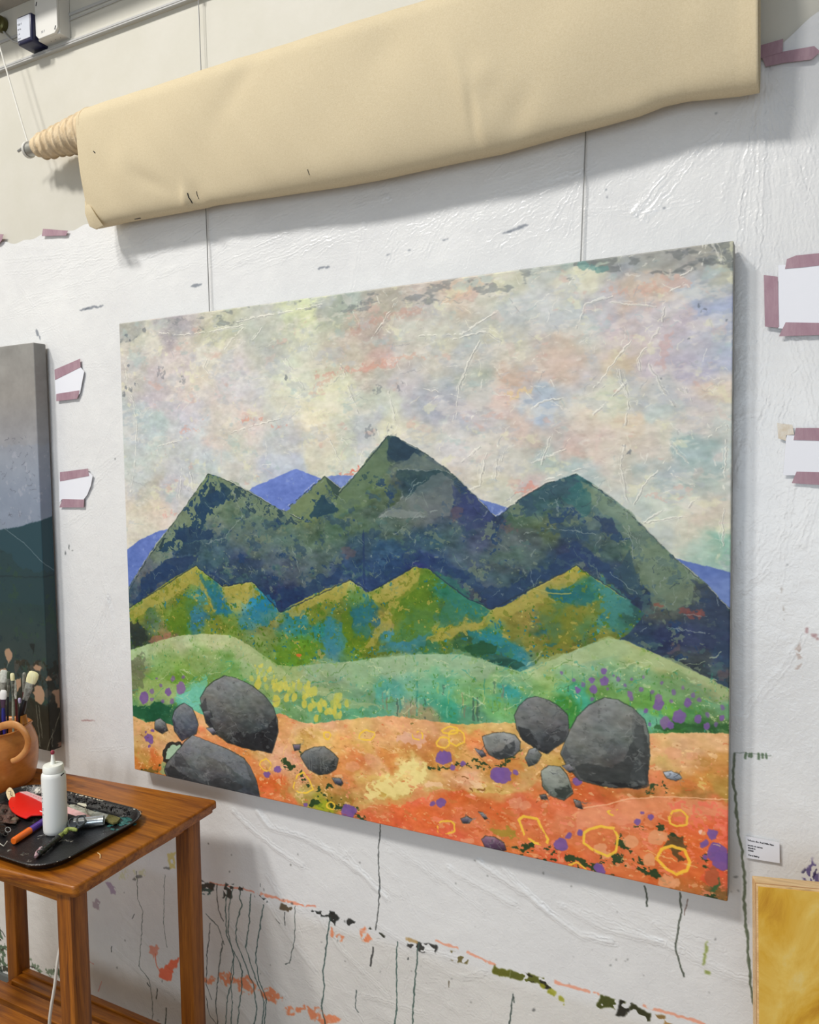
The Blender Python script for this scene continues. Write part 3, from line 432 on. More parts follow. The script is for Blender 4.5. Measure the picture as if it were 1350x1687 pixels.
GROUND = [(222,1190,(222,176,116)),(230,1210,(206,168,104)),(260,1210,(222,170,110)),(240,1250,(196,150,84)),(235,1262,(200,108,44)),(255,1250,(206,104,50)),(270,1235,(216,160,110)),(280,1200,(214,168,116)),(330,1190,(228,176,120)),(320,1210,(224,130,80)),(370,1235,(214,130,80)),(400,1245,(206,120,60)),(420,1260,(218,130,80)),(440,1300,(216,110,60)),
(430,1245,(206,160,100)),(470,1200,(220,160,100)),(470,1180,(216,140,90)),(490,1200,(226,180,140)),(540,1195,(226,176,130)),(500,1215,(214,170,100)),(540,1215,(222,180,110)),(600,1200,(226,180,120)),(600,1230,(214,160,90)),(650,1200,(226,170,120)),(640,1220,(224,160,110)),(460,1250,(224,170,130)),(480,1260,(212,160,110)),(460,1290,(214,110,60)),
(480,1290,(206,160,100)),(500,1280,(216,150,110)),(470,1320,(210,120,70)),(510,1310,(180,160,90)),(540,1300,(196,150,90)),(560,1280,(214,130,70)),(580,1250,(214,130,76)),(560,1230,(220,160,90)),(620,1260,(222,160,116)),(650,1250,(206,120,56)),(690,1190,(222,170,116)),(730,1200,(216,170,110)),(690,1230,(192,120,60)),(720,1240,(200,130,60)),
(760,1225,(206,150,76)),(800,1190,(206,164,96)),(840,1195,(210,170,100)),(780,1240,(216,150,90)),(790,1230,(222,120,70)),(600,1300,(206,170,100)),(640,1290,(226,200,120)),(680,1270,(236,214,140)),(700,1280,(220,190,120)),(620,1320,(212,160,100)),(650,1310,(206,180,100)),(720,1300,(206,160,100)),(770,1280,(226,170,130)),(790,1300,(206,170,100)),
(580,1340,(206,130,80)),(620,1350,(222,110,70)),(660,1340,(222,110,60)),(690,1325,(230,120,84)),(640,1365,(216,100,60)),(700,1350,(216,110,50)),(750,1320,(196,96,40)),(790,1320,(190,100,50)),(720,1380,(230,110,84)),(780,1360,(214,130,80)),(820,1340,(206,100,44)),(840,1360,(206,120,60)),(860,1290,(206,160,100)),(870,1280,(200,160,90)),
(840,1270,(206,130,60)),(830,1300,(206,170,100)),(850,1320,(196,110,80)),(880,1320,(210,110,66)),(900,1250,(200,160,90)),(880,1300,(216,120,66)),(900,1340,(222,120,70)),(950,1310,(206,110,60)),(1000,1310,(190,100,50)),(1060,1310,(160,100,40)),(860,1340,(220,130,90)),(870,1380,(206,120,66)),(900,1370,(206,120,66)),(920,1350,(226,150,110)),
(960,1345,(228,160,120)),(1000,1340,(226,150,110)),(1040,1330,(222,150,100)),(1090,1330,(216,140,80)),(1120,1330,(226,160,100)),(1160,1330,(226,130,90)),(1190,1340,(222,110,80)),(950,1375,(212,130,80)),(1000,1370,(206,130,70)),(1050,1360,(212,140,80)),(1100,1360,(216,110,50)),(1160,1370,(216,100,50)),(1190,1380,(216,90,60)),(930,1410,(206,110,50)),
(1000,1410,(196,110,60)),(1060,1400,(206,120,60)),(1100,1390,(222,110,40)),(1150,1400,(216,96,40)),(1090,1210,(226,176,124)),(1140,1225,(228,176,130)),(1190,1220,(226,170,124)),(1090,1240,(220,160,110)),(1140,1250,(216,160,110)),(1190,1260,(200,140,70)),(1080,1280,(216,116,70)),(1120,1290,(206,120,60)),(1160,1290,(206,130,60)),(1190,1300,(170,130,60)),
(1150,1310,(150,110,50)),(1110,1265,(190,150,90)),(1040,1440,(206,110,60)),(1100,1440,(206,110,50)),(1150,1450,(206,100,40)),(1190,1420,(222,90,50)),(1190,1450,(200,90,60)),(1130,1470,(150,110,50)),(1180,1475,(60,80,40)),(980,1430,(206,90,50)),(900,1405,(216,100,60)),(850,1390,(206,110,56)),(780,1390,(216,120,76)),(740,1385,(222,110,76)),(560,1325,(150,130,60)),(530,1330,(160,160,60))]
def main_painting():
    c = Canvas(0, PW, 0, PH, PY, 1050, 11); k = c.k; r = random.Random(4)
    allr = (slice(0, c.h), slice(0, c.w)); one = np.ones((c.h, c.w), np.float32)
    dx, dy = c.jm[0]*16*k, c.jm[1]*11*k
    hue = [fbm(c.h, c.w, 42*k, 70*k, 900+i, 4, .7) for i in range(3)]
    def field(S, amp=9, wamp=1.0, pw=6.5):
        f = warp(scatter(c, S, pw), dx*wamp+c.jf[0]*4*k+hue[0]*12*k, dy*wamp+c.jf[1]*3*k+hue[1]*9*k)
        return f+amp*c.mott[..., None]+amp*.45*c.grain[..., None]
    def apply(L, f, jag=.9, jm=0., hgt=.35):
        sl, m = c.mask(L, jag, jm); c.rgb[sl] += (f[sl]/255-c.rgb[sl])*m[..., None]; c.hgt[sl] += hgt*m; return sl, m
    # --- sky
    f = field(SKY, 7, 1.6, 4.4)
    f = f+np.stack([3.5*hue[0], 2.5*hue[1], 4.5*hue[2]], -1)
    g_ = f.mean(-1, keepdims=True); f = g_+(f-g_)*.82-3; c.rgb[:] = f/255; sky = (allr, one)
    for col, t, sd, cell, asp, a in (((226,218,206),.35,21,26,2.2,.34),((176,180,186),.55,22,20,1.6,.38),((222,220,188),.65,23,24,1.2,.45),((204,170,158),.95,24,22,1.6,.45),((166,186,184),.8,25,24,1.5,.4),((228,228,222),.9,26,6,2.2,.28),((150,152,158),1.3,27,7,1.5,.35)):
        c.patch(sky, col, t, sd, cell, a, .5, asp, .15)
    top = c.mask([(196,532),(1210,395),(1210,440),(1000,455),(700,500),(400,530),(196,560)], 3, 6)
    c.patch(top, (116,122,124), .35, 31, 14, .55, .5, 2.2)
    tr = c.mask([(940,425),(1208,393),(1208,440),(1110,445),(1000,452),(940,450)], 2, 5); c.patch(tr, (104,108,108), -.1, 32, 11, .62, .5, 2)
    for q in ((962,437,10,6),(990,445,10,5),(978,440,6,6)): c.blob(*q, (92,140,136), jag=3, a=.6)
    for x, y, s in ((208,552,4),(214,560,4),(237,545,5),(212,600,3),(207,640,5),(215,640,4),(225,630,4),(203,650,5),(206,610,2),(560,492,9),(596,492,9),(592,500,8),(620,640,10),(660,638,12),(610,710,14),(1130,415,6),(1160,420,9),(1155,430,6),(1195,410,5),(1152,503,4),(1160,512,5),(1195,527,3),(470,622,4),(1087,625,3),(1092,640,4),(1137,560,3),(1035,745,5),(265,615,12),(300,625,8),(645,717,14)):
        q = c.mask([(x-s*.7,y-s*.6),(x+s*.2,y-s),(x+s*.8,y-s*.2),(x+s*.5,y+s),(x-s*.6,y+s*.7)], 3, 1.5)
        if q: c.patch(q, (98,104,112), -.5 if s < 6 else .0, int(x) % 80, 6, .62 if s < 6 else .4, .5, 1, -.1)
    for L, col, w in (([(520,622),(560,614),(612,605),(650,600)],(204,150,136),10),([(612,606),(650,590),(700,588)],(206,168,150),8),([(400,698),(415,692),(430,690)],(214,140,120),9),([(450,705),(480,703)],(210,150,138),7),([(300,712),(330,705),(345,690)],(214,164,150),8),([(1000,480),(1060,478),(1130,470),(1095,455)],(206,168,152),14),([(585,548),(640,520),(690,512)],(184,150,138),16),([(520,640),(560,615)],(206,170,150),8),
                      ([(1065,815),(1100,825)],(208,178,168),6),([(850,810),(882,800)],(214,140,124),9),([(1110,805),(1150,812)],(208,180,170),8),([(1100,560),(1090,600)],(198,166,160),16),([(560,785),(592,772)],(214,110,92),7),([(868,812),(885,805)],(216,150,136),8),([(580,780),(590,770)],(216,100,80),5),([(730,500),(790,472)],(216,188,160),10),([(840,655),(870,640)],(222,196,140),12),([(270,850),(290,845)],(220,160,150),10)):
        c.line(L, col, w, .5, .1, 9, .5)
    creases = [[(262,548),(300,552),(350,545),(400,535)],[(390,530),(430,520),(480,512),(530,500)],[(400,540),(380,560),(370,575)],[(430,540),(415,560)],[(340,590),(335,605),(350,620)],[(215,640),(225,700),(222,760),(215,810)],[(205,600),(212,650),(232,680)],[(258,735),(290,728)],[(460,690),(420,700),(380,712)],[(300,760),(295,820)],[(312,770),(318,815)],
        [(690,553),(760,550),(815,515)],[(790,560),(770,600),(755,640),(750,690)],[(795,625),(785,680),(778,690)],[(740,560),(800,545),(825,560)],[(640,645),(650,690)],[(560,600),(590,680)],[(950,540),(965,500),(1010,487)],[(1005,497),(1080,505)],[(1085,540),(1065,570),(1050,590),(1055,610)],[(1090,530),(1095,505)],[(880,670),(895,660),(925,655)],[(1040,560),(1000,610),(970,650)],[(1030,630),(975,685)],[(1070,600),(1090,640),(1110,670)],[(1020,610),(1035,660),(1030,700)],
        [(1130,640),(1140,660),(1120,640)],[(820,730),(815,790)],[(800,745),(790,800),(770,810)],[(830,740),(825,760)],[(1030,730),(1022,770),(1030,810),(1038,845)],[(1105,730),(1150,780)],[(1100,755),(1060,800),(1045,830)],[(1105,780),(1150,805)],[(1135,835),(1190,770)],[(1090,840),(1060,860)],[(1125,850),(1065,860),(1010,840)],[(900,790),(960,770)],[(1105,480),(1120,470)],[(1120,455),(1140,445),(1160,400)],[(1165,405),(1155,440)],[(1175,400),(1190,430)],[(700,640),(760,655)],
        [(760,760),(790,735)],[(1168,720),(1190,700)],[(1150,680),(1170,705)],[(760,800),(740,790)],[(1190,900),(1196,700)],[(560,760),(540,720)],[(470,590),(500,640)],[(930,740),(870,765)],[(890,765),(905,720)],[(650,500),(610,560)]]
    for L in creases:
        c.line(L, (236,233,222), 1.7, .6, 1.2, 2, .9); c.line([(x+1.6, y+1.5) for x, y in L], (140,140,138), 1.3, .4, -.6, 2, .6); c.line([(x-3+r.uniform(-2,2), y+2+r.uniform(-3,3)) for x, y in L], (232,229,218), 1.3, .4, .8, 2, .3); c.line([(x+4+r.uniform(-2,2), y-2+r.uniform(-3,3)) for x, y in L], (230,227,216), 1.2, .35, .8, 2, .2)
    for i in range(150):
        x, y = r.uniform(205, 1200), r.uniform(420, 850)
        if y < 520-(x-200)*.12: continue
        a = r.choice([-1.2, -.9, .9, 1.2, -.4, .2])+r.gauss(0, .3); l = r.uniform(6, 34)
        c.line([(x, y), (x+l*.5*math.cos(a)+r.uniform(-3, 3), y+l*.5*math.sin(a)), (x+l*math.cos(a), y+l*math.sin(a))], r.choice([(232,228,218),(228,224,206),(150,150,154)]), r.uniform(.9, 1.8), .4, .5, 3, .7)
    for i in range(620):
        x, y = r.uniform(202, 1205), r.uniform(400, 930)
        if y < 536-(x-200)*.138: continue
        a = r.choice([-1.15, -.8, -.5, .15, .8, 1.3])+r.gauss(0, .25); l = r.uniform(3, 22)
        c.line([(x, y), (x+l*.5*math.cos(a)+r.uniform(-2, 2), y+l*.5*math.sin(a)), (x+l*math.cos(a), y+l*math.sin(a))], r.choice([(236,233,224),(230,226,206),(160,162,166),(206,190,184),(170,184,186)]), r.uniform(.8, 2.2), r.uniform(.2, .5), .4, 1.6, .6)
    for i in range(60):
        x, y = r.uniform(215, 1190), r.uniform(480, 860); c.fill([(x, y), (x+r.uniform(8, 26), y-r.uniform(2, 8)), (x+r.uniform(10, 30), y+r.uniform(4, 12)), (x+r.uniform(0, 10), y+r.uniform(6, 16))], r.choice([(228,222,196),(222,216,208),(182,188,192),(208,184,176),(190,200,192)]), 4, 6, .28, .3)
    # --- far blue range
    B = field([(250,900,(100,120,182)),(480,800,(106,126,190)),(480,785,(112,132,196)),(570,790,(120,138,190)),(810,830,(102,122,176)),(1150,950,(98,118,172)),(1190,970,(110,130,180)),(1130,935,(92,114,172)),(220,940,(96,118,180))], 5)
    bm = apply([(208,906),(232,888),(262,874),(290,868),(330,900),(360,860),(415,803),(487,772),(530,788),(545,783),(585,783),(640,800),(785,820),(838,836),(900,870),(1000,890),(1113,919),(1206,943),(1206,1100),(208,1000)], B, .8, .0, .5)
    c.patch(bm, (140,156,200), .8, 41, 10, .5, .3)
    # --- dark mountains
    D = field(DARK, 11, 1.0); D = D+np.stack([3*hue[0], 4*hue[1], 6*hue[2]], -1)
    DL = [(208,972),(225,945),(250,905),(292,852),(343,780),(362,785),(378,793),(410,808),(440,826),(468,843),(478,838),(505,812),(535,783),(562,805),(585,783),(612,745),(640,717),(652,718),(676,735),(700,745),(730,768),(755,788),(782,815),(818,853),(838,838),(862,818),(900,797),(930,786),(950,780),(978,797),(1003,815),(1030,836),(1062,868),(1090,897),(1113,919),(1140,940),(1165,962),(1190,990),(1206,1004),(1206,1200),(1080,1120),(900,1120),(208,1120)]
    apply(DL, D, .7, .0, .8)
    region = c.mask(DL, .5)
    for col, t, sd, cell, a, s in (((112,126,104),.75,51,16,.6,.12),((44,70,92),.55,52,22,.6,.25),((24,56,94),.9,53,18,.7,.2),((128,140,122),1.0,54,8,.55,.15),((72,104,100),.7,55,12,.5,.2),((96,84,72),1.75,56,14,.5,.4)):
        c.patch(region, col, t, sd, cell, a, s, 1.2)
    SG = (114,130,106)
    s1 = c.fill([(343,782),(300,850),(270,890),(258,905),(290,905),(330,880),(345,850),(380,825),(360,790)], SG, 3, 3, .75, .3)
    c.patch(s1, (30,62,86), .12, 61, 17, .95, .08, 1, -.3)
    s2 = c.fill([(343,783),(380,793),(440,826),(496,856),(470,862),(430,850),(390,830),(360,812)], SG, 3, 3, .65, .3); c.patch(s2, (44,68,80), .3, 62, 9, .9, .1)
    for L, col in (([(345,792),(352,800),(350,830),(340,815)],(30,56,78)),([(363,795),(372,800),(385,812),(372,822),(362,812)],(28,58,78)),([(330,815),(370,810),(372,825),(345,835),(335,860),(330,840)],(28,60,88)),([(286,870),(340,872),(355,868),(352,885),(310,892),(288,885)],(28,56,86)),([(300,895),(330,890),(325,912),(290,915)],(36,62,84)),([(320,835),(328,825),(326,845)],(26,56,90)),([(306,858),(313,868),(305,870)],(30,56,80)),([(260,895),(275,885),(262,905)],(26,50,62)),([(275,920),(330,915),(300,945),(230,975),(235,955)],(34,58,90))):
        c.fill(L, col, 3.2, 3, .85, -.2)
    s3 = c.fill([(535,784),(505,812),(470,840),(500,862),(520,830),(540,812)], (110,126,92), 3, 2, .85, .3); c.patch(s3, (34,66,86), .75, 63, 10, .9, .1)
    c.fill([(520,822),(535,812),(545,830),(560,842),(530,850),(505,856),(512,835)], (26,60,80), 3.5, 3, .85)
    c.fill([(535,784),(562,806),(555,825),(548,810)], (44,66,66), 2, 1, .8)
    s4 = c.fill([(640,719),(600,765),(560,812),(555,850),(590,830),(615,790),(640,775),(645,740)], (94,114,88), 3, 3, .8, .3); c.patch(s4, (50,78,78), .9, 64, 10, .8, .15)
    c.fill([(645,719),(655,720),(688,742),(672,757),(650,758),(640,742)], (30,56,74), 1.5, 2, .85)
    c.fill([(682,745),(736,776),(660,772),(652,765),(672,757)], (98,112,106), 1.2, 1, .75, .5); c.fill([(654,772),(736,777),(725,800),(690,800),(650,785)], (42,70,76), 2, 2, .7)
    c.fill([(712,785),(726,778),(748,790),(752,812),(738,850),(700,853),(622,851),(650,830),(665,815),(675,822),(690,800)], (108,116,116), 1.6, 2, .6, .6)
    c.fill([(745,795),(782,820),(816,853),(790,872),(770,878),(750,850)], (48,60,100), 2, 3, .6)
    c.fill([(622,851),(700,853),(690,845),(650,838)], (138,146,142), 1.4, 1, .5)
    s5 = c.fill([(952,783),(1003,816),(1062,869),(1113,920),(1150,950),(1140,1000),(1120,1005),(1080,1005),(1058,960),(1040,900),(1020,860),(975,830)], (112,130,108), 2, 3, .6, .3); c.patch(s5, (80,96,86), .5, 65, 14, .6, .2)
    c.fill([(950,782),(965,800),(980,830),(975,850),(940,840),(925,812)], (44,98,100), 5, 5, .6); c.fill([(925,790),(945,785),(930,815),(900,825),(870,830),(900,800)], (50,80,92), 4, 4, .6)
    c.fill([(1037,905),(1060,990),(1040,978),(1005,960)], (44,72,86), 1, 2, .7); c.fill([(980,848),(1000,850),(1020,880),(1000,875)], (34,54,84), 3, 3, .75)
    c.fill([(920,865),(975,870),(985,900),(930,890),(900,880)], (44,72,92), 4, 5, .6)
    c.fill([(1140,955),(1165,965),(1203,1005),(1203,1090),(1150,1050),(1130,1010),(1160,990)], (44,58,82), 3, 3, .6)
    for q in ((1130,1005,12,7),(1145,1012,12,6),(1155,1008,8,5),(1085,998,10,5)): c.blob(*q, (140,72,60), jag=5, a=.6)
    for q in ((575,910,14,8),(835,870,12,9),(750,848,8,14),(1190,1110,8,10),(1110,1070,14,5)): c.blob(*q, (104,84,86), jag=6, a=.5)
    c.fill([(600,870),(602,980),(598,980),(597,880)], (24,48,90), 1, 0, .6)
    for q in ((400,760),): pass
    deep = [[(290,935),(260,965),(218,1000),(214,985),(240,960),(265,925)],[(330,935),(350,948),(372,968),(415,955),(440,980),(470,1005),(440,1000),(412,962),(370,972)],[(470,1005),(500,985),(575,950),(560,940),(500,960),(455,975)],[(600,970),(620,975),(685,928),(710,932),(760,970),(812,1003),(870,970),(950,927),(990,950),(1050,1000),(1000,930),(950,905),(860,950),(800,975),(740,930),(690,905),(640,930)]]
    for L in deep: c.fill(L, (24,54,92), 4, 6, .62)
    edge = [[(343,781),(292,853),(240,925),(214,970)],[(343,781),(378,793),(440,827),(497,857)],[(535,784),(470,840)],[(535,784),(562,806)],[(640,717),(600,765),(560,812)],[(652,719),(700,746),(742,777),(782,816),(818,853)],[(818,853),(862,818),(900,797),(950,781)],[(950,781),(1003,816),(1062,869),(1113,920),(1165,963),(1203,1004)]]
    for L in edge: c.line(L, (38,52,56), 1.8, .65, .5, 1.5, .8); c.line([(x-1.5, y-2) for x, y in L], (226,222,206), 1.5, .5, .4, 1.5, .4)
    for i in range(420):
        x = r.uniform(240, 1190); y = r.uniform(800, 1040); q = c.pt(x, y)
        if not (0 < q[0] < c.w and 0 < q[1] < c.h) or region[1][min(int(q[1])-region[0][0].start, region[1].shape[0]-1), min(int(q[0]), region[1].shape[1]-1)] < .5: continue
        a = r.choice([1.1, -1.1, .8, -.6, 1.4])+r.gauss(0, .25); l = r.uniform(5, 26)
        c.line([(x, y), (x+l*.5*math.cos(a)+r.uniform(-3, 3), y+l*.5*math.sin(a)), (x+l*math.cos(a), y+l*math.sin(a))], r.choice([(138,150,140),(120,134,118),(34,50,70),(150,160,160)]), r.uniform(.8, 1.5), .45, .5, 3, .7)
    for L in ([(655,773),(736,776),(742,779)],[(625,851),(650,835),(665,816)],[(665,830),(680,800),(700,790)],[(650,880),(690,845),(720,842)],[(1010,840),(1035,880),(1045,920)],[(1030,845),(1040,880),(1060,910)],[(1005,945),(1060,985)],[(380,800),(400,850),(370,885),(340,895)],[(700,852),(640,853)],[(860,880),(900,870),(980,880)],[(480,900),(500,960)],[(1128,1012),(1165,1015)],[(1100,1035),(1168,1043)]):
        c.line(L, (150,160,156), 1.4, .55, .8, 3, .9)
    # --- olive mountains
    O = field(OLIVE, 10, .8); O = O+np.stack([6*hue[1], 6*hue[0], 8*hue[2]], -1)
    OL = [(208,1006),(245,980),(280,955),(322,932),(345,949),(368,968),(395,961),(415,958),(440,983),(462,1009),(480,997),(520,977),(577,955),(603,975),(612,974),(650,953),(683,934),(707,937),(735,960),(765,983),(810,1004),(830,998),(870,975),(910,952),(950,932),(985,953),(1030,985),(1062,1010),(1040,1040),(1010,1060),(900,1130),(208,1120)]
    og = apply(OL, O, .9, 0, .9)
    c.patch(og, (160,150,76), .95, 71, 9, .75, .06, 1.2, .3); c.patch(og, (84,116,26), .85, 72, 11, .75, .07, 1, .2); c.patch(og, (32,112,130), 1.05, 73, 12, .75, .1, 1, .1); c.patch(og, (112,170,170), 1.35, 74, 7, .6, .1); c.patch(og, (40,76,40), 1.5, 75, 7, .7, .1); c.patch(og, (170,120,70), 1.9, 76, 8, .7, .1)
    c.patch(og, (70,106,16), .75, 171, 5, .8, .06); c.patch(og, (24,104,124), 1.0, 172, 5, .8, .08); c.patch(og, (182,174,96), 1.15, 173, 4, .75, .06); c.patch(og, (30,62,50), 1.3, 174, 4, .7, .06); c.patch(og, (60,150,170), 1.25, 175, 6, .7, .08)
    lit = [[(322,934),(245,982),(212,1008),(222,1018),(280,985),(318,960),(335,975),(350,1010),(356,1005),(335,960)],[(415,960),(370,970),(375,985),(390,990),(410,985),(425,975)],[(577,957),(520,979),(468,1010),(480,1015),(540,995),(570,980)],[(683,936),(650,955),(615,980),(612,990),(640,990),(665,970),(680,955)],[(692,938),(660,975),(615,1040),(595,1062),(605,1068),(640,1030),(665,990),(690,960)],[(950,934),(870,977),(812,1008),(820,1022),(870,1005),(915,1000),(905,975),(945,960)],[(810,1010),(770,1030),(690,1058),(735,1060),(780,1040)]]
    for L in lit:
        q = c.fill(L, (162,152,76), 3, 4, .75, .4); c.patch(q, (118,124,40), .7, 77, 9, .8, .08)
    for L, col in (([(325,945),(355,970),(385,1010),(370,1020),(350,1000)],(30,104,124)),([(425,985),(440,985),(462,1012),(440,1035),(415,1020),(405,1000)],(26,116,148)),([(600,976),(618,1000),(600,1040),(585,1055),(590,1010)],(40,108,116)),([(530,1030),(560,1030),(572,1060),(560,1080),(530,1075)],(56,122,138)),([(710,940),(765,985),(810,1008),(780,1022),(720,1040),(735,990)],(48,112,96)),([(915,975),(950,965),(980,975),(975,990),(925,1000),(912,990)],(22,94,100)),([(985,955),(1030,988),(1050,1010),(1010,1020),(985,1000)],(66,128,122)),([(780,1042),(805,1035),(835,1060),(870,1090),(820,1088),(780,1070)],(36,120,128)),([(893,1035),(915,1030),(912,1070),(900,1072)],(26,96,112)),([(640,1045),(700,1040),(690,1075),(620,1080)],(62,126,134))):
        q = c.fill(L, col, 5, 7, .62, .1); c.patch(q, (100,120,40), .9, 78, 9, .7, .08)
    for L, col in (([(650,1000),(680,960),(700,955),(730,1000),(700,1045),(640,1050)],(86,118,22)),([(560,1015),(580,1000),(592,1055),(575,1072),(563,1050)],(86,116,16)),([(280,1010),(310,985),(325,1000),(300,1045),(280,1035)],(88,116,26)),([(900,1000),(960,990),(1000,1010),(950,1055),(900,1065),(880,1030)],(112,118,30)),([(450,1065),(520,1060),(540,1075),(500,1090),(460,1088)],(96,130,26))):
        q = c.fill(L, col, 5, 7, .6, .1); c.patch(q, (158,150,70), 1.0, 79, 8, .8, .08)
    c.fill([(765,1068),(795,1055),(820,1065),(815,1078),(775,1080)], (26,76,44), 2, 2, .85); c.fill([(800,1090),(850,1085),(865,1098),(850,1105)], (22,72,60), 2, 2, .8)
    c.fill([(213,1030),(228,1025),(240,1040),(238,1055),(220,1068),(213,1065)], (34,44,44), 5, 5, .75); c.fill([(240,1052),(262,1045),(285,1040),(280,1050),(250,1060)], (150,104,84), 4, 3, .7)
    c.blob(492,1079,4,2.5,(196,110,50)); c.line([(880,970),(910,978),(940,977)], (166,160,90), 2, .8, .8)
    for L in ([(208,1006),(322,933),(368,968)],[(370,967),(415,958),(462,1010)],[(462,1010),(577,956),(608,976)],[(612,974),(683,934)],[(707,938),(765,984),(808,1004)],[(810,1004),(950,933),(1030,986)]):
        c.line([(x, y-1.5) for x, y in L], (28,46,62), 2.2, .7, .3, 1.5); c.line([(x+1, y+1) for x, y in L], (176,176,110), 1.4, .5, .6, 1.5, .3)
    # --- pale green hills
    Hf = field(HILL, 8, .8); Hf = Hf+np.stack([5*hue[1], 4*hue[0], 6*hue[2]], -1)
    HL = [(208,1073),(240,1062),(270,1053),(300,1046),(340,1044),(378,1046),(396,1054),(415,1066),(440,1083),(458,1095),(480,1098),(520,1094),(560,1091),(600,1086),(640,1081),(700,1077),(760,1078),(795,1086),(825,1097),(858,1106),(880,1098),(920,1082),(960,1066),(1000,1051),(1030,1054),(1062,1068),(1110,1090),(1160,1113),(1206,1136),(1206,1260),(208,1260)]
    hg = apply(HL, Hf, .9, 0, .9)
    c.patch(hg, (110,150,60), .9, 81, 12, .5, .2); c.patch(hg, (180,196,150), .95, 82, 9, .55, .15, 1.3, .2); c.patch(hg, (70,150,128), 1.3, 83, 10, .5, .2); c.patch(hg, (206,206,160), 1.75, 84, 5, .6, .1)
    c.patch(hg, (70,128,52), .95, 181, 5, .6, .1, .7); c.patch(hg, (206,214,160), 1.1, 182, 4, .6, .08); c.patch(hg, (70,160,140), 1.1, 183, 6, .5, .12, .6); c.patch(hg, (96,100,80), 1.5, 184, 4, .5, .1, .6)
    q = c.fill([(378,1048),(400,1058),(440,1088),(480,1112),(560,1145),(640,1172),(560,1160),(480,1130),(430,1110),(395,1080)], (172,182,132), 3, 5, .55, .2)
    c.fill([(480,1099),(640,1083),(780,1082),(830,1100),(760,1105),(640,1108),(560,1118)], (150,178,142), 3, 6, .45)
    c.fill([(862,1106),(1000,1053),(1062,1070),(1203,1137),(1203,1150),(1110,1110),(1040,1085),(980,1085),(900,1108)], (164,182,132), 2, 5, .6)
    for i in range(46):
        x = r.uniform(620, 850); y = r.uniform(1140, 1185); c.line([(x, y-r.uniform(8, 26)), (x+r.uniform(-1, 1), y)], r.choice([(60,84,76),(40,130,120),(150,200,160),(90,150,120),(170,190,110),(140,110,90)]), r.uniform(1.2, 4.5), .45, .1, 2, .6)
    for x in (780, 786, 700, 655): c.line([(x, 1150), (x, 1186)], (50,66,62), 4, .5, 0, 2, .7)
    for i in range(40):
        x = r.uniform(930, 1195); y = r.uniform(1110, 1200); c.line([(x, y-r.uniform(6, 22)), (x+r.uniform(-2, 2), y)], r.choice([(40,70,52),(60,130,110),(180,206,140),(90,140,60)]), r.uniform(1, 3), .45, .1, 2, .6)
    c.fill([(215,1165),(230,1160),(262,1155),(285,1168),(262,1182),(240,1186),(214,1182)], (22,84,56), 4, 4, .85)
    c.fill([(285,1150),(325,1130),(340,1110),(345,1125),(325,1165),(300,1160)], (120,196,178), 4, 3, .6); c.fill([(215,1085),(240,1082),(236,1130),(216,1140)], (88,92,76), 6, 6, .5)
    c.fill([(1080,1196),(1110,1185),(1140,1200),(1203,1196),(1203,1206),(1080,1206)], (40,86,40), 3, 4, .75)
    c.fill([(240,1122),(265,1113),(290,1122),(300,1135),(280,1160),(240,1155),(228,1145)], (164,180,120), 3, 4, .5)
    for i in range(260):
        x, y = r.uniform(215, 1195), r.uniform(1085, 1180); a = r.uniform(-1, 1); l = r.uniform(6, 30)
        c.line([(x, y), (x+l*.5, y+l*a*.35), (x+l, y+l*a)], r.choice([(206,214,170),(190,206,160),(84,124,60),(60,150,130),(120,160,70)]), r.uniform(.8, 2), .5, .5, 3, .7)
    for i in range(75):                                         # yellow leaf dabs
        t = r.random(); x = 415+t*150+r.uniform(-10, 10); y = 1104+t*62+r.uniform(-14, 18); s = r.uniform(1.4, 4.6)*(1.1 if y > 1125 else .7)
        c.blob(x, y, s, s*1.7, r.choice([(196,192,90),(206,198,96),(188,190,96),(176,184,92)]), r.uniform(-.4, .3), 1, .8, .4)
    for x, y, s in ((425,1127,8),(455,1155,9),(472,1150,6),(485,1148,6),(502,1160,6),(511,1165,6),(527,1167,5),(538,1173,5),(551,1172,5),(560,1163,4),(521,1183,5),(451,1130,4),(437,1118,4),(500,1149,4)):
        c.blob(x, y, s*.75, s*1.25, (200,190,84), .1, 1, .85, .5)
    PU = (122,90,152)
    for x, y, s in ((237,1149,9),(250,1139,4),(277,1139,6),(298,1133,9),(265,1129,3),(285,1118,4),(302,1115,3),(283,1155,4),(268,1155,3),(258,1117,2),(250,1152,3),(975,1120,5),(960,1127,4),(952,1136,4.5),(978,1135,7),(996,1121,7),(995,1105,5),(1018,1118,4),(1037,1143,5),(1040,1150,4),(1056,1135,4),(1085,1160,9),(1086,1150,6),(1119,1180,11),(1096,1190,9),(1105,1195,6),(1150,1184,6),(1133,1157,7),(1142,1145,4),(1152,1152,4),(1165,1195,6),(1190,1165,4),(1190,1182,5),(1165,1177,4),(1064,1170,4.5),(1070,1192,3),(925,1108,3),(1010,1113,2),(1040,1118,3),(1075,1140,4),(1110,1140,4),(1105,1155,3),(1000,1135,2.5),(975,1152,3),(1180,1193,4),(945,1120,3),(1030,1128,3),(1060,1115,3),(1090,1125,3),(1125,1132,3)):
        c.blob(x, y, s*.95, s*1.08, PU if r.random() < .75 else (134,104,150), 0, 1.2, .9 if s > 4 else .7, .3)
    # --- ground
    GROUND2 = [(x, y, tuple(int(v+(w-v)*.22) for v, w in zip(q, (232,186,140)))) if y < 1290+(x-600)*.02 else (x, y, tuple(int(v+(w-v)*.10) for v, w in zip(q, (236,150,110)))) for x, y, q in GROUND]; G = field(GROUND2, 9, .9); G = G+np.stack([4*hue[1], 7*hue[0], 7*hue[2]], -1)
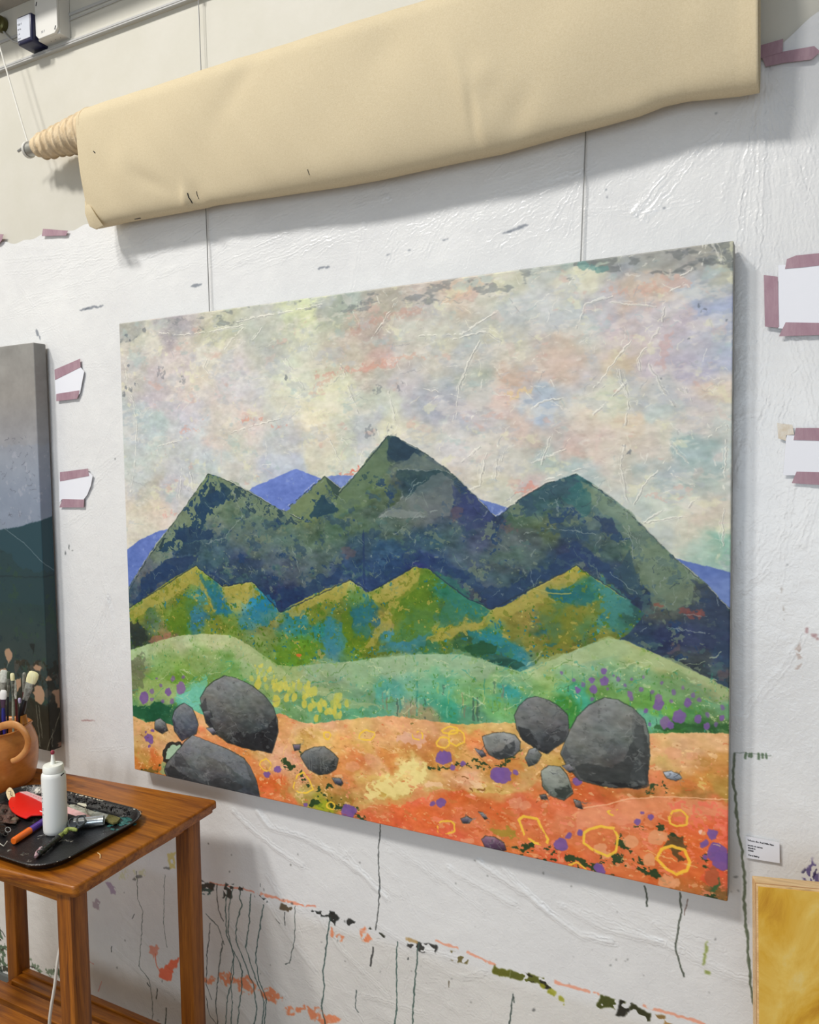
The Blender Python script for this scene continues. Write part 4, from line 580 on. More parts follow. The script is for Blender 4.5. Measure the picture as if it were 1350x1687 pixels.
    GL = [(208,1174),(222,1180),(240,1190),(262,1186),(285,1195),(305,1185),(318,1169),(335,1178),(400,1200),(460,1174),(475,1180),(492,1188),(515,1192),(560,1186),(600,1182),(650,1179),(690,1184),(730,1190),(770,1193),(810,1190),(850,1190),(900,1195),(960,1205),(1072,1208),(1120,1206),(1206,1208),(1206,1500),(208,1330)]
    gg = apply(GL, G, 1.2, 0, .9)
    c.patch(gg, (226,134,90), 1.2, 91, 14, .5, .15, 1.6); c.patch(gg, (236,196,150), .95, 92, 10, .6, .1, 1.5, .3); c.patch(gg, (176,130,60), .9, 93, 13, .45, .2, 1.4); c.patch(gg, (226,200,120), 1.35, 94, 7, .6, .08, 1.5, .3); c.patch(gg, (120,70,36), 1.6, 95, 6, .6, .1, 1.6); c.patch(gg, (238,150,120), 1.3, 96, 9, .6, .1)
    c.patch(gg, (166,104,50), 1.1, 191, 4, .45, .1, 1.6); c.patch(gg, (246,206,150), 1.0, 192, 4, .65, .08, 1.6); c.patch(gg, (214,100,56), 1.35, 193, 6, .5, .1, 1.4); c.patch(gg, (96,96,44), 1.6, 194, 5, .6, .1, 1.4)
    red = c.fill([(560,1345),(620,1320),(690,1308),(760,1302),(860,1302),(952,1332),(998,1325),(1037,1315),(1093,1311),(1206,1316),(1206,1490),(560,1350)], (218,112,68), 2, 4, .34, .4); c.patch(red, (238,140,110), .75, 97, 9, .6, .1, 1.6, .3); c.patch(red, (196,90,40), 1.0, 98, 16, .6, .2, 1.5)
    c.fill([(950,1334),(1000,1327),(1093,1313),(1203,1318),(1200,1345),(1120,1335),(1040,1350),(950,1370)], (232,158,120), 3, 5, .55, .3); c.line([(953,1332),(998,1325),(1037,1315),(1093,1312),(1203,1317)], (244,190,150), 2, .7, .8)
    c.patch(c.mask([(1100,1320),(1203,1318),(1203,1400),(1150,1370),(1110,1350)], 2, 3), (236,120,96), .1, 99, 6, .7, .1, 1, .5)
    cr = c.mask([(600,1290),(640,1270),(700,1252),(705,1275),(690,1295),(620,1325),(590,1310)], 4, 6); c.patch(cr, (238,220,150), -.35, 100, 9, .85, .06, 1.6, .6)
    cr = c.mask([(700,1290),(760,1275),(800,1290),(790,1305),(700,1305)], 4, 6); c.patch(cr, (240,200,160), .15, 101, 8, .8, .06, 2, .6); c.patch(cr, (130,84,40), .9, 102, 6, .8, .06, 2)
    c.fill([(560,1345),(680,1320),(760,1300),(700,1296),(600,1320)], (206,176,106), 4, 6, .5); c.fill([(650,1215),(672,1203),(700,1210),(690,1232),(665,1232)], (228,180,156), 4, 4, .75, .3)
    for q in ((580,1262,12,8),(610,1250,9,10),(850,1322,12,10),(866,1327,9,8),(895,1327,6,4),(1110,1240,14,10),(1140,1245,10,8),(770,1385,12,5)): c.blob(*q, (228,164,128), jag=2, a=.55, hgt=.2)
    GRN = (36,64,34)
    for x0, y0, x1, y1, w, t in ((465,1250,545,1325,8,.3),(490,1235,520,1262,5,.2),(540,1300,580,1345,10,.6),(510,1325,590,1340,13,.5),(560,1335,600,1350,9,.4),(848,1386,925,1394,9,.1),(860,1400,910,1404,8,.4),(925,1412,990,1418,14,.2),(980,1410,1050,1432,15,.1),(1015,1390,1050,1412,12,.3),(1060,1432,1100,1450,16,.3),(1040,1418,1060,1440,12,.5),(1085,1378,1125,1390,10,.2),(1040,1358,1062,1370,9,.3),(1085,1362,1100,1370,8,.3),(1055,1308,1095,1290,7,0),(1060,1296,1100,1302,6,.2),(705,1260,735,1263,7,.1),(740,1258,840,1258,6,.5),(780,1262,810,1262,8,.4),(820,1254,850,1252,5,.3),(1160,1422,1200,1400,12,.2),(1150,1432,1195,1440,5,.3),(880,1418,1000,1440,5,.5),(640,1395,1000,1460,3,.7),(230,1268,262,1275,9,.6),(260,1262,280,1270,7,.6),(880,1232,845,1254,4,.4),(1110,1474,1195,1478,14,.2)):
        P = np.array([(x0, y0), (x1, y1)], float); d = P[1]-P[0]; nrm = np.array([-d[1], d[0]])/max(np.hypot(*d), 1)*w/2
        q = c.mask([P[0]+nrm, P[1]+nrm*.6, P[1]-nrm*.6, P[0]-nrm], 5, 6)
        if q: c.patch(q, GRN, t-.35, 110+int(x0) % 9, 7, .92, .05, 1.8, -.2)
    c.fill([(1105,1385),(1128,1380),(1135,1400),(1120,1415),(1105,1405)], (46,58,34), 5, 4, .7)
    for L, col in (([(515,1328),(540,1322),(552,1335),(530,1340)],(160,170,40)),([(805,1365),(840,1362),(855,1375),(820,1378)],(150,140,50)),([(1160,1440),(1185,1425),(1188,1455),(1170,1470)],(34,96,60)),([(232,1268),(250,1262),(262,1275),(240,1280)],(96,90,40)),([(1195,1400),(1198,1440),(1170,1460),(1150,1448)],(216,90,60)),([(262,1278),(285,1283),(280,1262),(268,1255)],(140,180,130))):
        c.fill(L, col, 4, 3, .7)
    # a mint patch beside the lowest boulder
    c.fill([(268,1238),(278,1224),(296,1222),(304,1232),(294,1245),(284,1258),(270,1256)], (30,34,36), 2.5, 1, .9); c.fill([(274,1240),(282,1229),(296,1227),(300,1234),(290,1246),(283,1252),(274,1250)], (176,206,176), 2, 1, .95, .3)
    for x, y, s in ((728,1248,11),(735,1247,11),(763,1257,5),(745,1264,5),(827,1278,15),(820,1276,12),(849,1271,5),(713,1323,4.5),(727,1322,8),(440,1275,6),(457,1267,6),(503,1325,4),(574,1337,13),(925,1390,12),(937,1376,6),(956,1372,5),(1050,1354,6),(1072,1347,5),(1059,1339,3),(1174,1374,9),(1158,1391,5),(1162,1387,5),(1182,1405,17),(1190,1418,16),(1176,1396,9),(846,1247,0),(245,1215,7),(240,1206,2),(251,1203,3),(249,1221,4),(246,1228,2.5),(985,1427,8),(990,1435,8),(950,1286,8),(940,1290,0),(1197,1412,10),(1162,1412,4)):
        if s: c.blob(x, y, s, s*.95, PU, 0, 1.4, .94, .4)
    PK = (226,160,116)
    for x, y, s in ((1039,1386,12),(1081,1380,14),(1092,1378,9),(1070,1416,11),(1098,1452,14),(1112,1455,9),(990,1398,11),(998,1408,8),(1155,1370,4),(1160,1373,3)): c.blob(x, y, s, s*.92, PK if x != 1155 else (240,206,190), 0, 1.8, .85, .5)
    YL = (242,200,74)
    c.ring([(855,1350),(862,1344),(885,1349),(893,1365),(903,1383),(900,1392),(880,1388),(864,1375)], YL, 4.4, .92, .6)
    c.ring([(963,1372),(972,1365),(990,1361),(1012,1364),(1018,1380),(1015,1402),(1000,1410),(975,1398),(961,1388)], YL, 4.6, .92, .6)
    c.ring([(1082,1414),(1090,1399),(1106,1393),(1128,1400),(1136,1420),(1131,1434),(1115,1440),(1097,1430)], (246,196,70), 5, .95, .6)
    c.ring([(1102,1347),(1108,1336),(1122,1335),(1132,1345),(1131,1358),(1115,1361),(1104,1356)], YL, 3.4, .85, .5)
    c.ring([(483,1297),(490,1277),(500,1272),(510,1285),(516,1300),(505,1306),(492,1305)], YL, 3.4, .9, .5)
    c.line([(938,1424),(950,1421),(962,1428),(967,1434)], YL, 3.2, .9, .5)
    for q in ((438,1260,9,10),(604,1211,13,8),(539,1211,6,6),(688,1212,8,7),(730,1223,10,9),(752,1215,14,13),(735,1363,15,11),(545,1327,7,6),(1010,1337,8,6),(742,1203,12,6)): c.oval(*q, YL, 3.2, 0, .85)
    for L in ([(570,1206),(590,1217),(612,1215),(622,1200)],[(660,1196),(720,1208),(765,1222)],[(466,1285),(466,1240),(484,1200)],[(462,1252),(484,1205)],[(1060,1400),(1150,1430)],[(500,1262),(530,1285)],[(640,1240),(700,1235)]): c.line(L, (240,196,130), 1.5, .6, .7, 2, .8)
    for i in range(190):
        x = r.uniform(222, 1196); y = r.uniform(1210, 1470)
        if y > 1268+(x-220)*.21: continue
        a = r.uniform(-.6, .6); l = r.uniform(3, 16); c.line([(x, y), (x+l*math.cos(a), y+l*math.sin(a))], r.choice([(244,206,160),(240,170,130),(120,66,36),(246,214,150),(206,84,40)]), r.uniform(.8, 1.9), .5, .6, 3, .8)
    # --- boulders
    def rock(L, base=(100,103,104), lo=(44,47,50), hi=(132,134,134), facets=(), gx=-.35):
        L = [tuple(q) for q in L]; cxm = sum(q[0] for q in L)/len(L); cym = sum(q[1] for q in L)/len(L)
        c.fill([(cxm+(x-cxm)*1.0+(1.1 if x > cxm else -1.1), cym+(y-cym)*1.0+(1.1 if y > cym else -1.1)) for x, y in L], (40,50,46), .5, 0, .75)
        sl, m = c.mask(L, .5); P = c.pts(L); y0, y1 = P[:, 1].min(), P[:, 1].max(); x0, x1 = P[:, 0].min(), P[:, 0].max()
        Y, X = np.mgrid[sl[0], sl[1]].astype(np.float32); v = (Y-y0)/(y1-y0); u = (X-x0)/(x1-x0)
        t = np.clip(v+gx*(.5-u)*1.0+.1*c.mott[sl], 0, 1)[..., None]
        col = np.where(t < .45, np.array(hi)+(np.array(base)-np.array(hi))*(t/.45), np.array(base)+(np.array(lo)-np.array(base))*((t-.45)/.55))
        col = 2+(col-86)*1.22+88+7*c.mott[sl][..., None]+6*c.grain[sl][..., None]+np.stack([3*hue[0][sl], 3*hue[1][sl], -3*hue[0][sl]], -1)
        c.rgb[sl] += (col.astype(np.float32)/255-c.rgb[sl])*m[..., None]; c.hgt[sl] += .9*m
        for F, cc, a in facets: c.fill(F, cc, 1.6, 2.5, a)
        c.patch((sl, m), tuple(min(255, v+26) for v in base), .45, int(cxm) % 70, 9, .45, .5, 1.6, .15); c.patch((sl, m), tuple(max(0, v-30) for v in base), .8, int(cym) % 70, 7, .4, .4, 1.2)
        for i in range(int(max(6, (x1-x0)/4))):
            x = cxm+r.uniform(-.35, .35)*(max(q[0] for q in L)-min(q[0] for q in L)); y = cym+r.uniform(-.35, .35)*(max(q[1] for q in L)-min(q[1] for q in L)); a = r.uniform(-1.2, 1.2); l = r.uniform(4, 20)
            c.line([(x, y), (x+l*math.cos(a), y+l*math.sin(a))], r.choice([(146,148,146),(124,126,124),(66,70,74)]), 1.1, .42, .4, 3, .7)
    rock([(330,1150),(340,1133),(350,1124),(370,1113),(390,1117),(415,1130),(435,1146),(450,1165),(457,1185),(458,1205),(452,1225),(447,1240),(430,1236),(400,1231),(375,1222),(352,1205),(340,1190),(334,1170)], (92,95,94), (44,47,48), (124,126,124),
         [([(375,1222),(395,1205),(425,1206),(440,1200),(452,1180),(457,1205),(447,1240),(420,1235)],(36,38,42),.75),([(425,1206),(440,1212),(446,1238),(434,1235)],(24,26,30),.7),([(334,1165),(345,1190),(362,1215),(350,1205),(338,1190)],(34,38,44),.7),([(328,1160),(340,1150),(342,1170),(332,1172)],(66,68,70),.8)])
    rock([(296,1162),(304,1158),(316,1167),(322,1180),(326,1192),(323,1208),(310,1214),(300,1220),(288,1203),(284,1184),(288,1170)], (92,96,104), (60,63,72), (118,120,126), [([(284,1184),(292,1200),(302,1219),(290,1206)],(48,52,62),.7)])
    rock([(317,1211),(340,1220),(372,1233),(400,1248),(412,1262),(422,1285),(428,1313),(350,1300),(276,1281),(271,1268),(275,1256),(290,1240),(305,1222)], (96,99,100), (62,65,68), (124,128,132),
         [([(272,1268),(285,1262),(310,1280),(340,1296),(278,1281)],(42,45,48),.75),([(340,1240),(375,1236),(402,1252),(415,1285),(395,1275),(370,1255)],(122,128,136),.5),([(345,1290),(375,1278),(400,1290),(385,1306),(350,1300)],(50,52,54),.65),([(290,1242),(300,1240),(315,1265),(290,1262)],(60,63,66),.6)])
    rock([(256,1187),(264,1183),(272,1190),(276,1202),(266,1208),(255,1200)]); rock([(335,1172),(345,1170),(350,1180),(340,1186)], (70,72,74)); rock([(340,1200),(350,1198),(358,1208),(350,1210)], (110,112,124))
    rock([(495,1246),(503,1237),(518,1231),(534,1230),(548,1240),(557,1250),(553,1266),(540,1274),(526,1276),(508,1266)], (92,94,92), (44,48,50), (128,130,128), [([(540,1270),(556,1252),(553,1266)],(36,40,40),.8)])
    for x in (508, 512, 527, 532): c.line([(x, 1240), (x+2, 1270)], (130,134,130), 1.2, .5)
    rock([(547,1281),(560,1282),(565,1289),(561,1294),(553,1290)], (80,78,90)); rock([(483,1227),(494,1226),(494,1234),(486,1236)], (110,100,110)); rock([(782,1233),(795,1237),(801,1244),(793,1247)], (110,106,116))
    rock([(795,1213),(812,1208),(830,1206),(848,1211),(857,1222),(856,1235),(845,1245),(822,1250),(806,1242),(799,1230)], (120,122,120), (60,64,66), (140,144,146), [([(815,1248),(808,1238),(825,1236),(846,1220),(850,1240),(832,1250)],(50,54,56),.75),([(800,1214),(825,1210),(820,1228),(806,1236)],(120,124,122),.5)])
    rock([(848,1178),(856,1162),(868,1151),(884,1147),(905,1154),(922,1165),(935,1178),(937,1200),(936,1217),(918,1228),(900,1241),(880,1230),(862,1218),(852,1200)], (94,97,98), (50,53,54), (112,114,114),
         [([(852,1195),(875,1200),(893,1238),(875,1230),(860,1216)],(38,40,42),.75),([(905,1205),(936,1190),(936,1217),(900,1240),(895,1215)],(54,56,58),.7)])
    rock([(866,1248),(872,1235),(882,1231),(892,1244),(884,1256),(872,1262)], (90,94,92))
    rock([(924,1240),(938,1205),(950,1182),(970,1162),(996,1149),(1018,1153),(1042,1166),(1062,1186),(1069,1212),(1070,1245),(1065,1292),(1040,1297),(1010,1297),(975,1290),(955,1284),(935,1262)], (104,107,104), (62,65,63), (122,125,122),
         [([(955,1283),(945,1262),(968,1256),(1005,1262),(1030,1250),(1045,1225),(1052,1190),(1064,1200),(1070,1245),(1066,1293),(1040,1297),(1000,1296)],(52,56,56),.72),([(965,1284),(1000,1287),(1060,1292),(1040,1297),(1000,1296)],(26,28,30),.8),([(1035,1278),(1058,1235),(1064,1290)],(70,75,76),.6),([(926,1240),(935,1225),(950,1262),(938,1262)],(76,78,80),.6),([(1040,1170),(1062,1190),(1062,1240),(1045,1225)],(84,88,88),.5)])
    rock([(892,1270),(905,1261),(922,1263),(933,1275),(940,1292),(944,1306),(928,1318),(908,1310),(894,1294)], (124,128,120), (86,90,84), (146,150,142), [([(917,1314),(914,1300),(936,1295),(944,1306),(928,1318)],(44,50,46),.8),([(893,1270),(897,1290),(910,1305),(897,1298)],(84,92,80),.6)])
    rock([(1093,1272),(1106,1270),(1118,1275),(1123,1281),(1113,1286),(1099,1281)], (140,146,156), (84,88,96), (170,176,186)); rock([(926,1262),(938,1258),(947,1268),(938,1272)], (110,110,116))
    rock([(793,1383),(800,1377),(815,1379),(829,1388),(834,1400),(818,1402),(800,1395)], (96,76,94), (60,46,62), (128,104,118)); rock([(759,1349),(769,1344),(778,1350),(772,1355),(763,1355)], (96,90,104)); rock([(788,1337),(796,1338),(803,1347),(798,1349)], (120,116,124))
    rock([(889,1310),(898,1308),(902,1315),(893,1316)], (84,76,72)); rock([(945,1316),(955,1320),(960,1332),(950,1328)], (130,110,100))
    c.rgb += .016*c.grain[..., None]
    g_ = c.rgb.mean(-1, keepdims=True); c.rgb = g_+(c.rgb-g_)*1.05; c.rgb = .47+(c.rgb-.47)*1.05
    # border: the wrapped edge is a little bare
    e = np.ones((c.h, c.w), np.float32); n = 3
    c.hgt += .14*c.mott+.1*c.grain
    return c
def grid_obj(name, V, m, uv=None, origin=(0, 0, 0), parent=None, thick=0.):
    h, w = V.shape[:2]; o3 = ORG[parent.name] if parent else Vector(origin)
    co = (V-np.array(o3)).reshape(-1, 3).astype(np.float32); me = bpy.data.meshes.new(name)
    i = (np.arange(h-1)[:, None]*w+np.arange(w-1)[None]).ravel(); F = np.stack([i, i+1, i+w+1, i+w], 1).astype(np.int32)
    me.vertices.add(len(co)); me.vertices.foreach_set('co', co.ravel()); me.loops.add(F.size); me.loops.foreach_set('vertex_index', F.ravel())
    me.polygons.add(len(F)); me.polygons.foreach_set('loop_start', np.arange(0, F.size, 4, dtype=np.int32)); me.polygons.foreach_set('use_smooth', np.ones(len(F), bool))
    me.update(calc_edges=True)
    if uv is not None: l = me.uv_layers.new(name='UVMap'); l.data.foreach_set('uv', uv.reshape(-1, 2)[F.ravel()].astype(np.float32).ravel())
    me.materials.append(m); o = bpy.data.objects.new(name, me); COL.objects.link(o); ORG[o.name] = Vector(o3)
    if parent: o.parent = parent
    else: o.location = o3
    if thick: q = o.modifiers.new('thickness', 'SOLIDIFY'); q.thickness = thick; q.offset = 0
    return o
cs = sheet_canvas()
def sheet_height(x, z):                                             # mm of stand-off, from the same field that carries the creases
    u = np.clip((x-cs.x0)*cs.ppm, 0, cs.w-1).astype(int); v = np.clip((cs.z1-z)*cs.ppm, 0, cs.h-1).astype(int); return SH[v, u]
SH = cs.hgt
for _ in range(2): SH = blur3(SH)
gx = np.linspace(cs.x0, cs.x1, 700); topx = np.interp(gx, [-1.05, -.54, -.40, -.25, .3, .9, 1.4, 1.54, 1.58, 1.66, 1.98], [1.50, 1.517, 1.508, 1.512, 1.50, 1.515, 1.52, 1.548, 1.56, 1.60, 1.62])
topx = topx+.004*np.sin(gx*31)+.003*np.sin(gx*73+1)
gt = np.linspace(0, 1, 560)[:, None]; GZ = (topx[None]*(1-gt)+cs.z0*gt); GX = np.broadcast_to(gx[None], GZ.shape)
HT = sheet_height(GX, GZ); V = np.stack([GX, -.0055-np.clip(HT, -4, 4.4)*.0009, GZ+BZ], -1)
film = paint_mat('polythene_film', cs, .27, .6, .005, .55, extra=(110, .5, 1.0)); nt = film.node_tree; pb = nt.nodes['Principled BSDF']; pb.inputs['Coat Weight'].default_value = .3; pb.inputs['Coat Roughness'].default_value = .2
tag(grid_obj('plastic_sheet', V, film, np.stack([(GX-cs.x0)/(cs.x1-cs.x0), (GZ-cs.z0)/(cs.z1-cs.z0)], -1), (.4, 0, BZ-.8)), 'creased milky plastic sheet taped over the wall, with dark paint drips and orange smears', 'plastic sheet')
# ---------------------------------------------------------------- the big painting
cv = main_painting(); pm = paint_mat('landscape_paint', cv, .48, .55, .0022, .4)
edge = mat('canvas_side', (176, 176, 170), .7, col2=(140, 140, 134), scale=30, bump=.1, bscale=400)
def stretched(name, label, x0, x1, z0, z1, yf, depth, mface, medge, wrap=0., group=None, cvx=None):
    t = thing(name, label, 'painting', ((x0+x1)/2, yf+depth/2, z0)); bm = box(x0, x1, yf, yf+depth, z0, z1, .003, 3)
    o = link_obj('painted_canvas', bm, [mface, medge], t); me = o.data; l = me.uv_layers.new(name='UVMap'); og = ORG[t.name]
    for p in me.polygons:
        side = p.normal.x > .6
        p.material_index = 0 if (p.normal.y < -.3 or (wrap and side)) else 1; p.use_smooth = False
        for li in p.loop_indices:
            v = me.vertices[me.loops[li].vertex_index].co+og; u = v.x+(v.y-yf if (wrap and side) else 0)
            l.data[li].uv = ((u-cvx[0])/(cvx[1]-cvx[0]), (v.z-z0)/(z1-z0))
    for a in ((x0+.015, x0+.05, z0+.015, z1-.015), (x1-.05, x1-.015, z0+.015, z1-.015), (x0+.051, x1-.051, z0+.015, z0+.05), (x0+.051, x1-.051, z1-.05, z1-.015)):
        link_obj('stretcher_bar', box(a[0], a[1], yf+depth+.0002, yf+depth+.0035, a[2], a[3]), PINE, t)
    return t
stretched('landscape_painting', 'large unframed canvas painting of dark and green mountains above grey boulders on orange ground', 0, PW, BZ, BZ+PH, PY, .034, pm, edge, cvx=(0, PW))
# ---------------------------------------------------------------- the darker painting at the edge of the frame
XR = -.334
def dark_painting():
    c = Canvas(XR-.92, XR+.05, 0, 1.197, -.056, 620, 500); k = c.k; r = random.Random(3)
    def w(px, py):                                                # positions on the wrapped side are unfolded past the front edge
        q = at(px, py, Y=-.056)
        if q[0] > XR: q = at(px, py, X=XR); return (XR+q[1]+.056, q[2]-BZ)
        return (q[0], q[2]-BZ)
    c.pt = lambda px, py: tuple(((w(px, py)[0]-c.x0)*c.ppm, (c.z1-w(px, py)[1])*c.ppm))
    Z = np.linspace(1.197, 0, c.h)
    stops = [(0,(66,54,46)),(.10,(50,46,34)),(.2,(62,60,50)),(.3,(74,66,58)),(.42,(42,62,62)),(.52,(32,58,56)),(.595,(40,66,72)),(.60,(122,134,152)),(.75,(122,134,152)),(.83,(136,144,156)),(.93,(146,146,150)),(1.05,(146,142,138)),(1.2,(142,140,136))]
    for i in range(3): c.rgb[..., i] = np.interp(Z, [s[0] for s in stops], [s[1][i]/255 for s in stops])[:, None]
    c.rgb += (.022*c.mott+.014*c.big)[..., None]
    allr = ((slice(0, c.h), slice(0, c.w)), np.ones((c.h, c.w), np.float32))
    sky = c.fill([(-60,735),(120,735),(120,850),(95,848),(30,872),(-60,880)], (138,146,162), 3, 6, .4); c.patch(sky, (170,170,182), .5, 3, 12, .4, .6)
    for i in range(70):
        x, y = r.uniform(-40, 60), r.uniform(720, 870); a = r.uniform(0, 6.3); l = r.uniform(4, 12); c.line([(x, y), (x+l*.5*math.cos(a)+2, y+l*.5*math.sin(a)), (x+l*math.cos(a), y+l*math.sin(a))], (84,86,98), 1.1, .5, .3, 4, .9)
    c.fill([(-700,960),(-300,905),(-80,850),(0,872),(28,868),(70,856),(95,846),(120,835),(130,985),(-80,985),(-700,1120)], (36,66,76), .8, .3, 1)
    h = c.fill([(-700,1000),(-80,880),(0,905),(100,955),(130,980),(130,1160),(-80,1160),(-700,1330)], (34,58,60), 2, 9, .7); c.patch(h, (44,70,52), .5, 7, 20, .6, .3); c.patch(h, (26,44,52), .8, 8, 14, .6, .3)
    c.line([(0,865),(40,895),(98,945)], (130,140,146), 1.4, .6, .6, 1); c.line([(-60,946),(40,950),(100,945)], (24,40,46), 3, .6, 0, 2)
    lo = c.mask([(-700,1200),(-60,1085),(130,1070),(130,1260),(-60,1260),(-700,1480)], 3, 8); c.patch(lo, (84,74,66), .1, 9, 20, .6, .3); c.patch(lo, (36,30,18), .2, 10, 24, .6, .3)
    c.fill([(-700,1320),(-60,1160),(50,1150),(110,1165),(120,1250),(-60,1250),(-700,1500)], (30,28,16), 4, 8, .7); c.fill([(48,1060),(56,1060),(54,1078)], (20,26,26), 2, 2, .8)
    BL = (176,140,112)
    for P in ([(6,1072),(14,1068),(19,1074),(17,1084),(12,1089),(8,1080)],[(54,1140),(60,1131),(68,1132),(74,1142),(73,1152),(66,1160),(58,1156)],[(82,1142),(90,1136),(104,1133),(107,1166),(93,1168),(89,1150)],[(54,1098),(60,1095),(68,1099),(66,1106),(57,1104)],[(73,1118),(78,1114),(84,1120),(78,1123)],[(-4,1104),(6,1099),(12,1106),(4,1112)],[(24,1118),(32,1116),(34,1128),(28,1140),(22,1130)],[(-40,1120),(-20,1112),(-14,1130),(-30,1142)]): c.fill(P, BL, 2, 2, .92, .4)
    for L in ([(59,1162),(62,1190),(66,1230)],[(63,1162),(70,1215)],[(99,1172),(88,1205),(76,1236)],[(13,1090),(11,1100)],[(86,1200),(86,1230)]): c.line(L, (150,150,136), 1.3, .7, .5, 2)
    z = c.mask([(92,1230),(96,1222),(108,1218),(110,1224)], 2, 2); c.patch(z, (170,130,110), -.3, 4, 8, .8)
    c.hgt += .15*c.mott; return c
cd = dark_painting(); dm = paint_mat('dusk_paint', cd, .5, .4, .0015, .35)
stretched('dusk_painting', 'tall dark canvas with grey sky, teal hill and pale blossoms, hung behind the clay jug', XR-.92, XR, BZ, BZ+1.197, -.056, .041, dm, dm, 1., cvx=(cd.x0, cd.x1))
# ---------------------------------------------------------------- yellow wooden panel, lower right, standing on the floor
t_tl = W(1247, 1457, Y=-.215); a = math.radians(14.7); dx = Vector((math.cos(a), math.sin(a), 0)); lean = math.radians(4.5); up = Vector((-math.sin(a)*-math.sin(lean), math.cos(a)*math.sin(lean), math.cos(lean))).normalized()
up = (Vector((0, 0, 1))+Vector((-dx.y, dx.x, 0))*math.tan(lean)).normalized(); nn = dx.cross(up).normalized()   # nn points at the viewer
if nn.y > 0: nn = -nn
hgtp = t_tl.z/up.z; wp = .56; c0 = t_tl-up*hgtp
tp = thing('ochre_panel', 'wooden panel painted mottled yellow ochre, leaning below the small printed card', 'panel', (c0.x+wp/2, c0.y, 0))
dpt = .034; mid = t_tl+dx*wp/2-up*hgtp/2-nn*(dpt/2)
OCH = mottled('ochre_wash', [(184, 124, 22), (216, 166, 50), (228, 190, 92), (226, 206, 142)], 5.5, .45, .3, 60, (1, 1, .7))
q = [n for n in OCH.node_tree.nodes if n.type == 'TEX_NOISE'][0]; q.inputs['Detail'].default_value = 9; q.inputs['Distortion'].default_value = 1.4
link_obj('cradle', obox(mid, dx, up, nn, wp/2, hgtp/2, dpt/2, .0012), PINE, tp)
link_obj('ply_layer', obox(mid+nn*(dpt/2-.0045), dx, up, nn, wp/2+.0006, hgtp/2+.0006, .0008), mat('ply_line', (176, 130, 84), .6), tp)
link_obj('painted_face', obox(mid+nn*(dpt/2+.0006), dx, up, nn, wp/2-.0025, hgtp/2-.003, .0008), OCH, tp)
# ---------------------------------------------------------------- raw canvas roll on its pole
YR = -.068; p0, p1 = W(50, 239, Y=YR), W(129, 230, Y=YR); zr = (p0.z+p1.z)/2; R1 = .054
rt = thing('canvas_roll', 'roll of cream raw canvas hanging from a pole across the top of the wall', 'canvas roll', (.75, YR, zr))
XA = W(131, 230, Y=-.112).x; XB = 1.562; xl = W(54, 239, Y=-.080).x
bm = tube([(xl-.036, YR, zr), (xl+.03, YR, zr)], .0185, 20); link_obj('pole', bm, ALU, rt, True)
bm = tube([(xl-.072, YR-.004, zr+.002), (xl-.030, YR, zr+.017)], .0038, 8); link_obj('pole_pin', bm, ALU, rt, True)
n = 170; prof = []
for i in range(n+1):                                               # overlapping turns of the roll, each a little wider
    s = i/n; r0 = .0265+(R1-.0265)*s; k = (s*8.3) % 1.0; prof.append((r0+.0050*(k**1.5-.4)+.0004*math.sin(i*2.3), xl+s*(XA+.02-xl)))
bm = lathe([(.019, xl+.001)]+prof+[(.03, XA+.02)], (0, YR, zr), (1, 0, 0), 48)
for v in bm.verts:
    d = .0012*math.sin(v.co.x*90+v.co.z*60)+.0012*math.sin(v.co.y*120+v.co.x*210); v.co.z += d; v.co.y += d*.6
    if v.co.z < zr-.02: v.co.z -= .004*max(0, math.sin((v.co.x-xl)*34))
link_obj('rolled_end', bm, CLOTHE, rt, 'all')
bp = [(150,375),(170,371),(200,364),(250,355),(300,346),(345,336),(420,325),(500,313),(560,304),(620,293),(700,275),(760,262),(820,250),(880,233),(930,219),(990,203),(1050,186),(1090,170),(1130,161),(1180,156),(1220,152),(1250,148)]
bx, bz = zip(*[(W(*q, Y=-.084).x, W(*q, Y=-.075).z) for q in bp])
nx, ns = 360, 96; xs = np.linspace(0, 1, nx); V = np.zeros((ns, nx, 3)); rr = random.Random(5)
dents = [(W(775,160,Y=-.10),.02,.1,.35,.006),(W(782,190,Y=-.10),.012,.05,.1,-.006),(W(800,130,Y=-.10),.03,.03,-.8,.004),(W(640,90,Y=-.10),.05,.05,.4,-.004),(W(300,330,Y=-.10),.012,.03,0,.008),(W(320,322,Y=-.10),.02,.03,.3,-.004),(W(855,185,Y=-.10),.05,.03,1,-.005),(W(1155,40,Y=-.10),.03,.04,.5,.003),(W(400,150,Y=-.10),.09,.03,.7,-.004),(W(940,60,Y=-.10),.07,.06,.3,.003),(W(210,270,Y=-.10),.04,.05,.2,.004),(W(250,300,Y=-.10),.06,.02,-.5,-.004)]
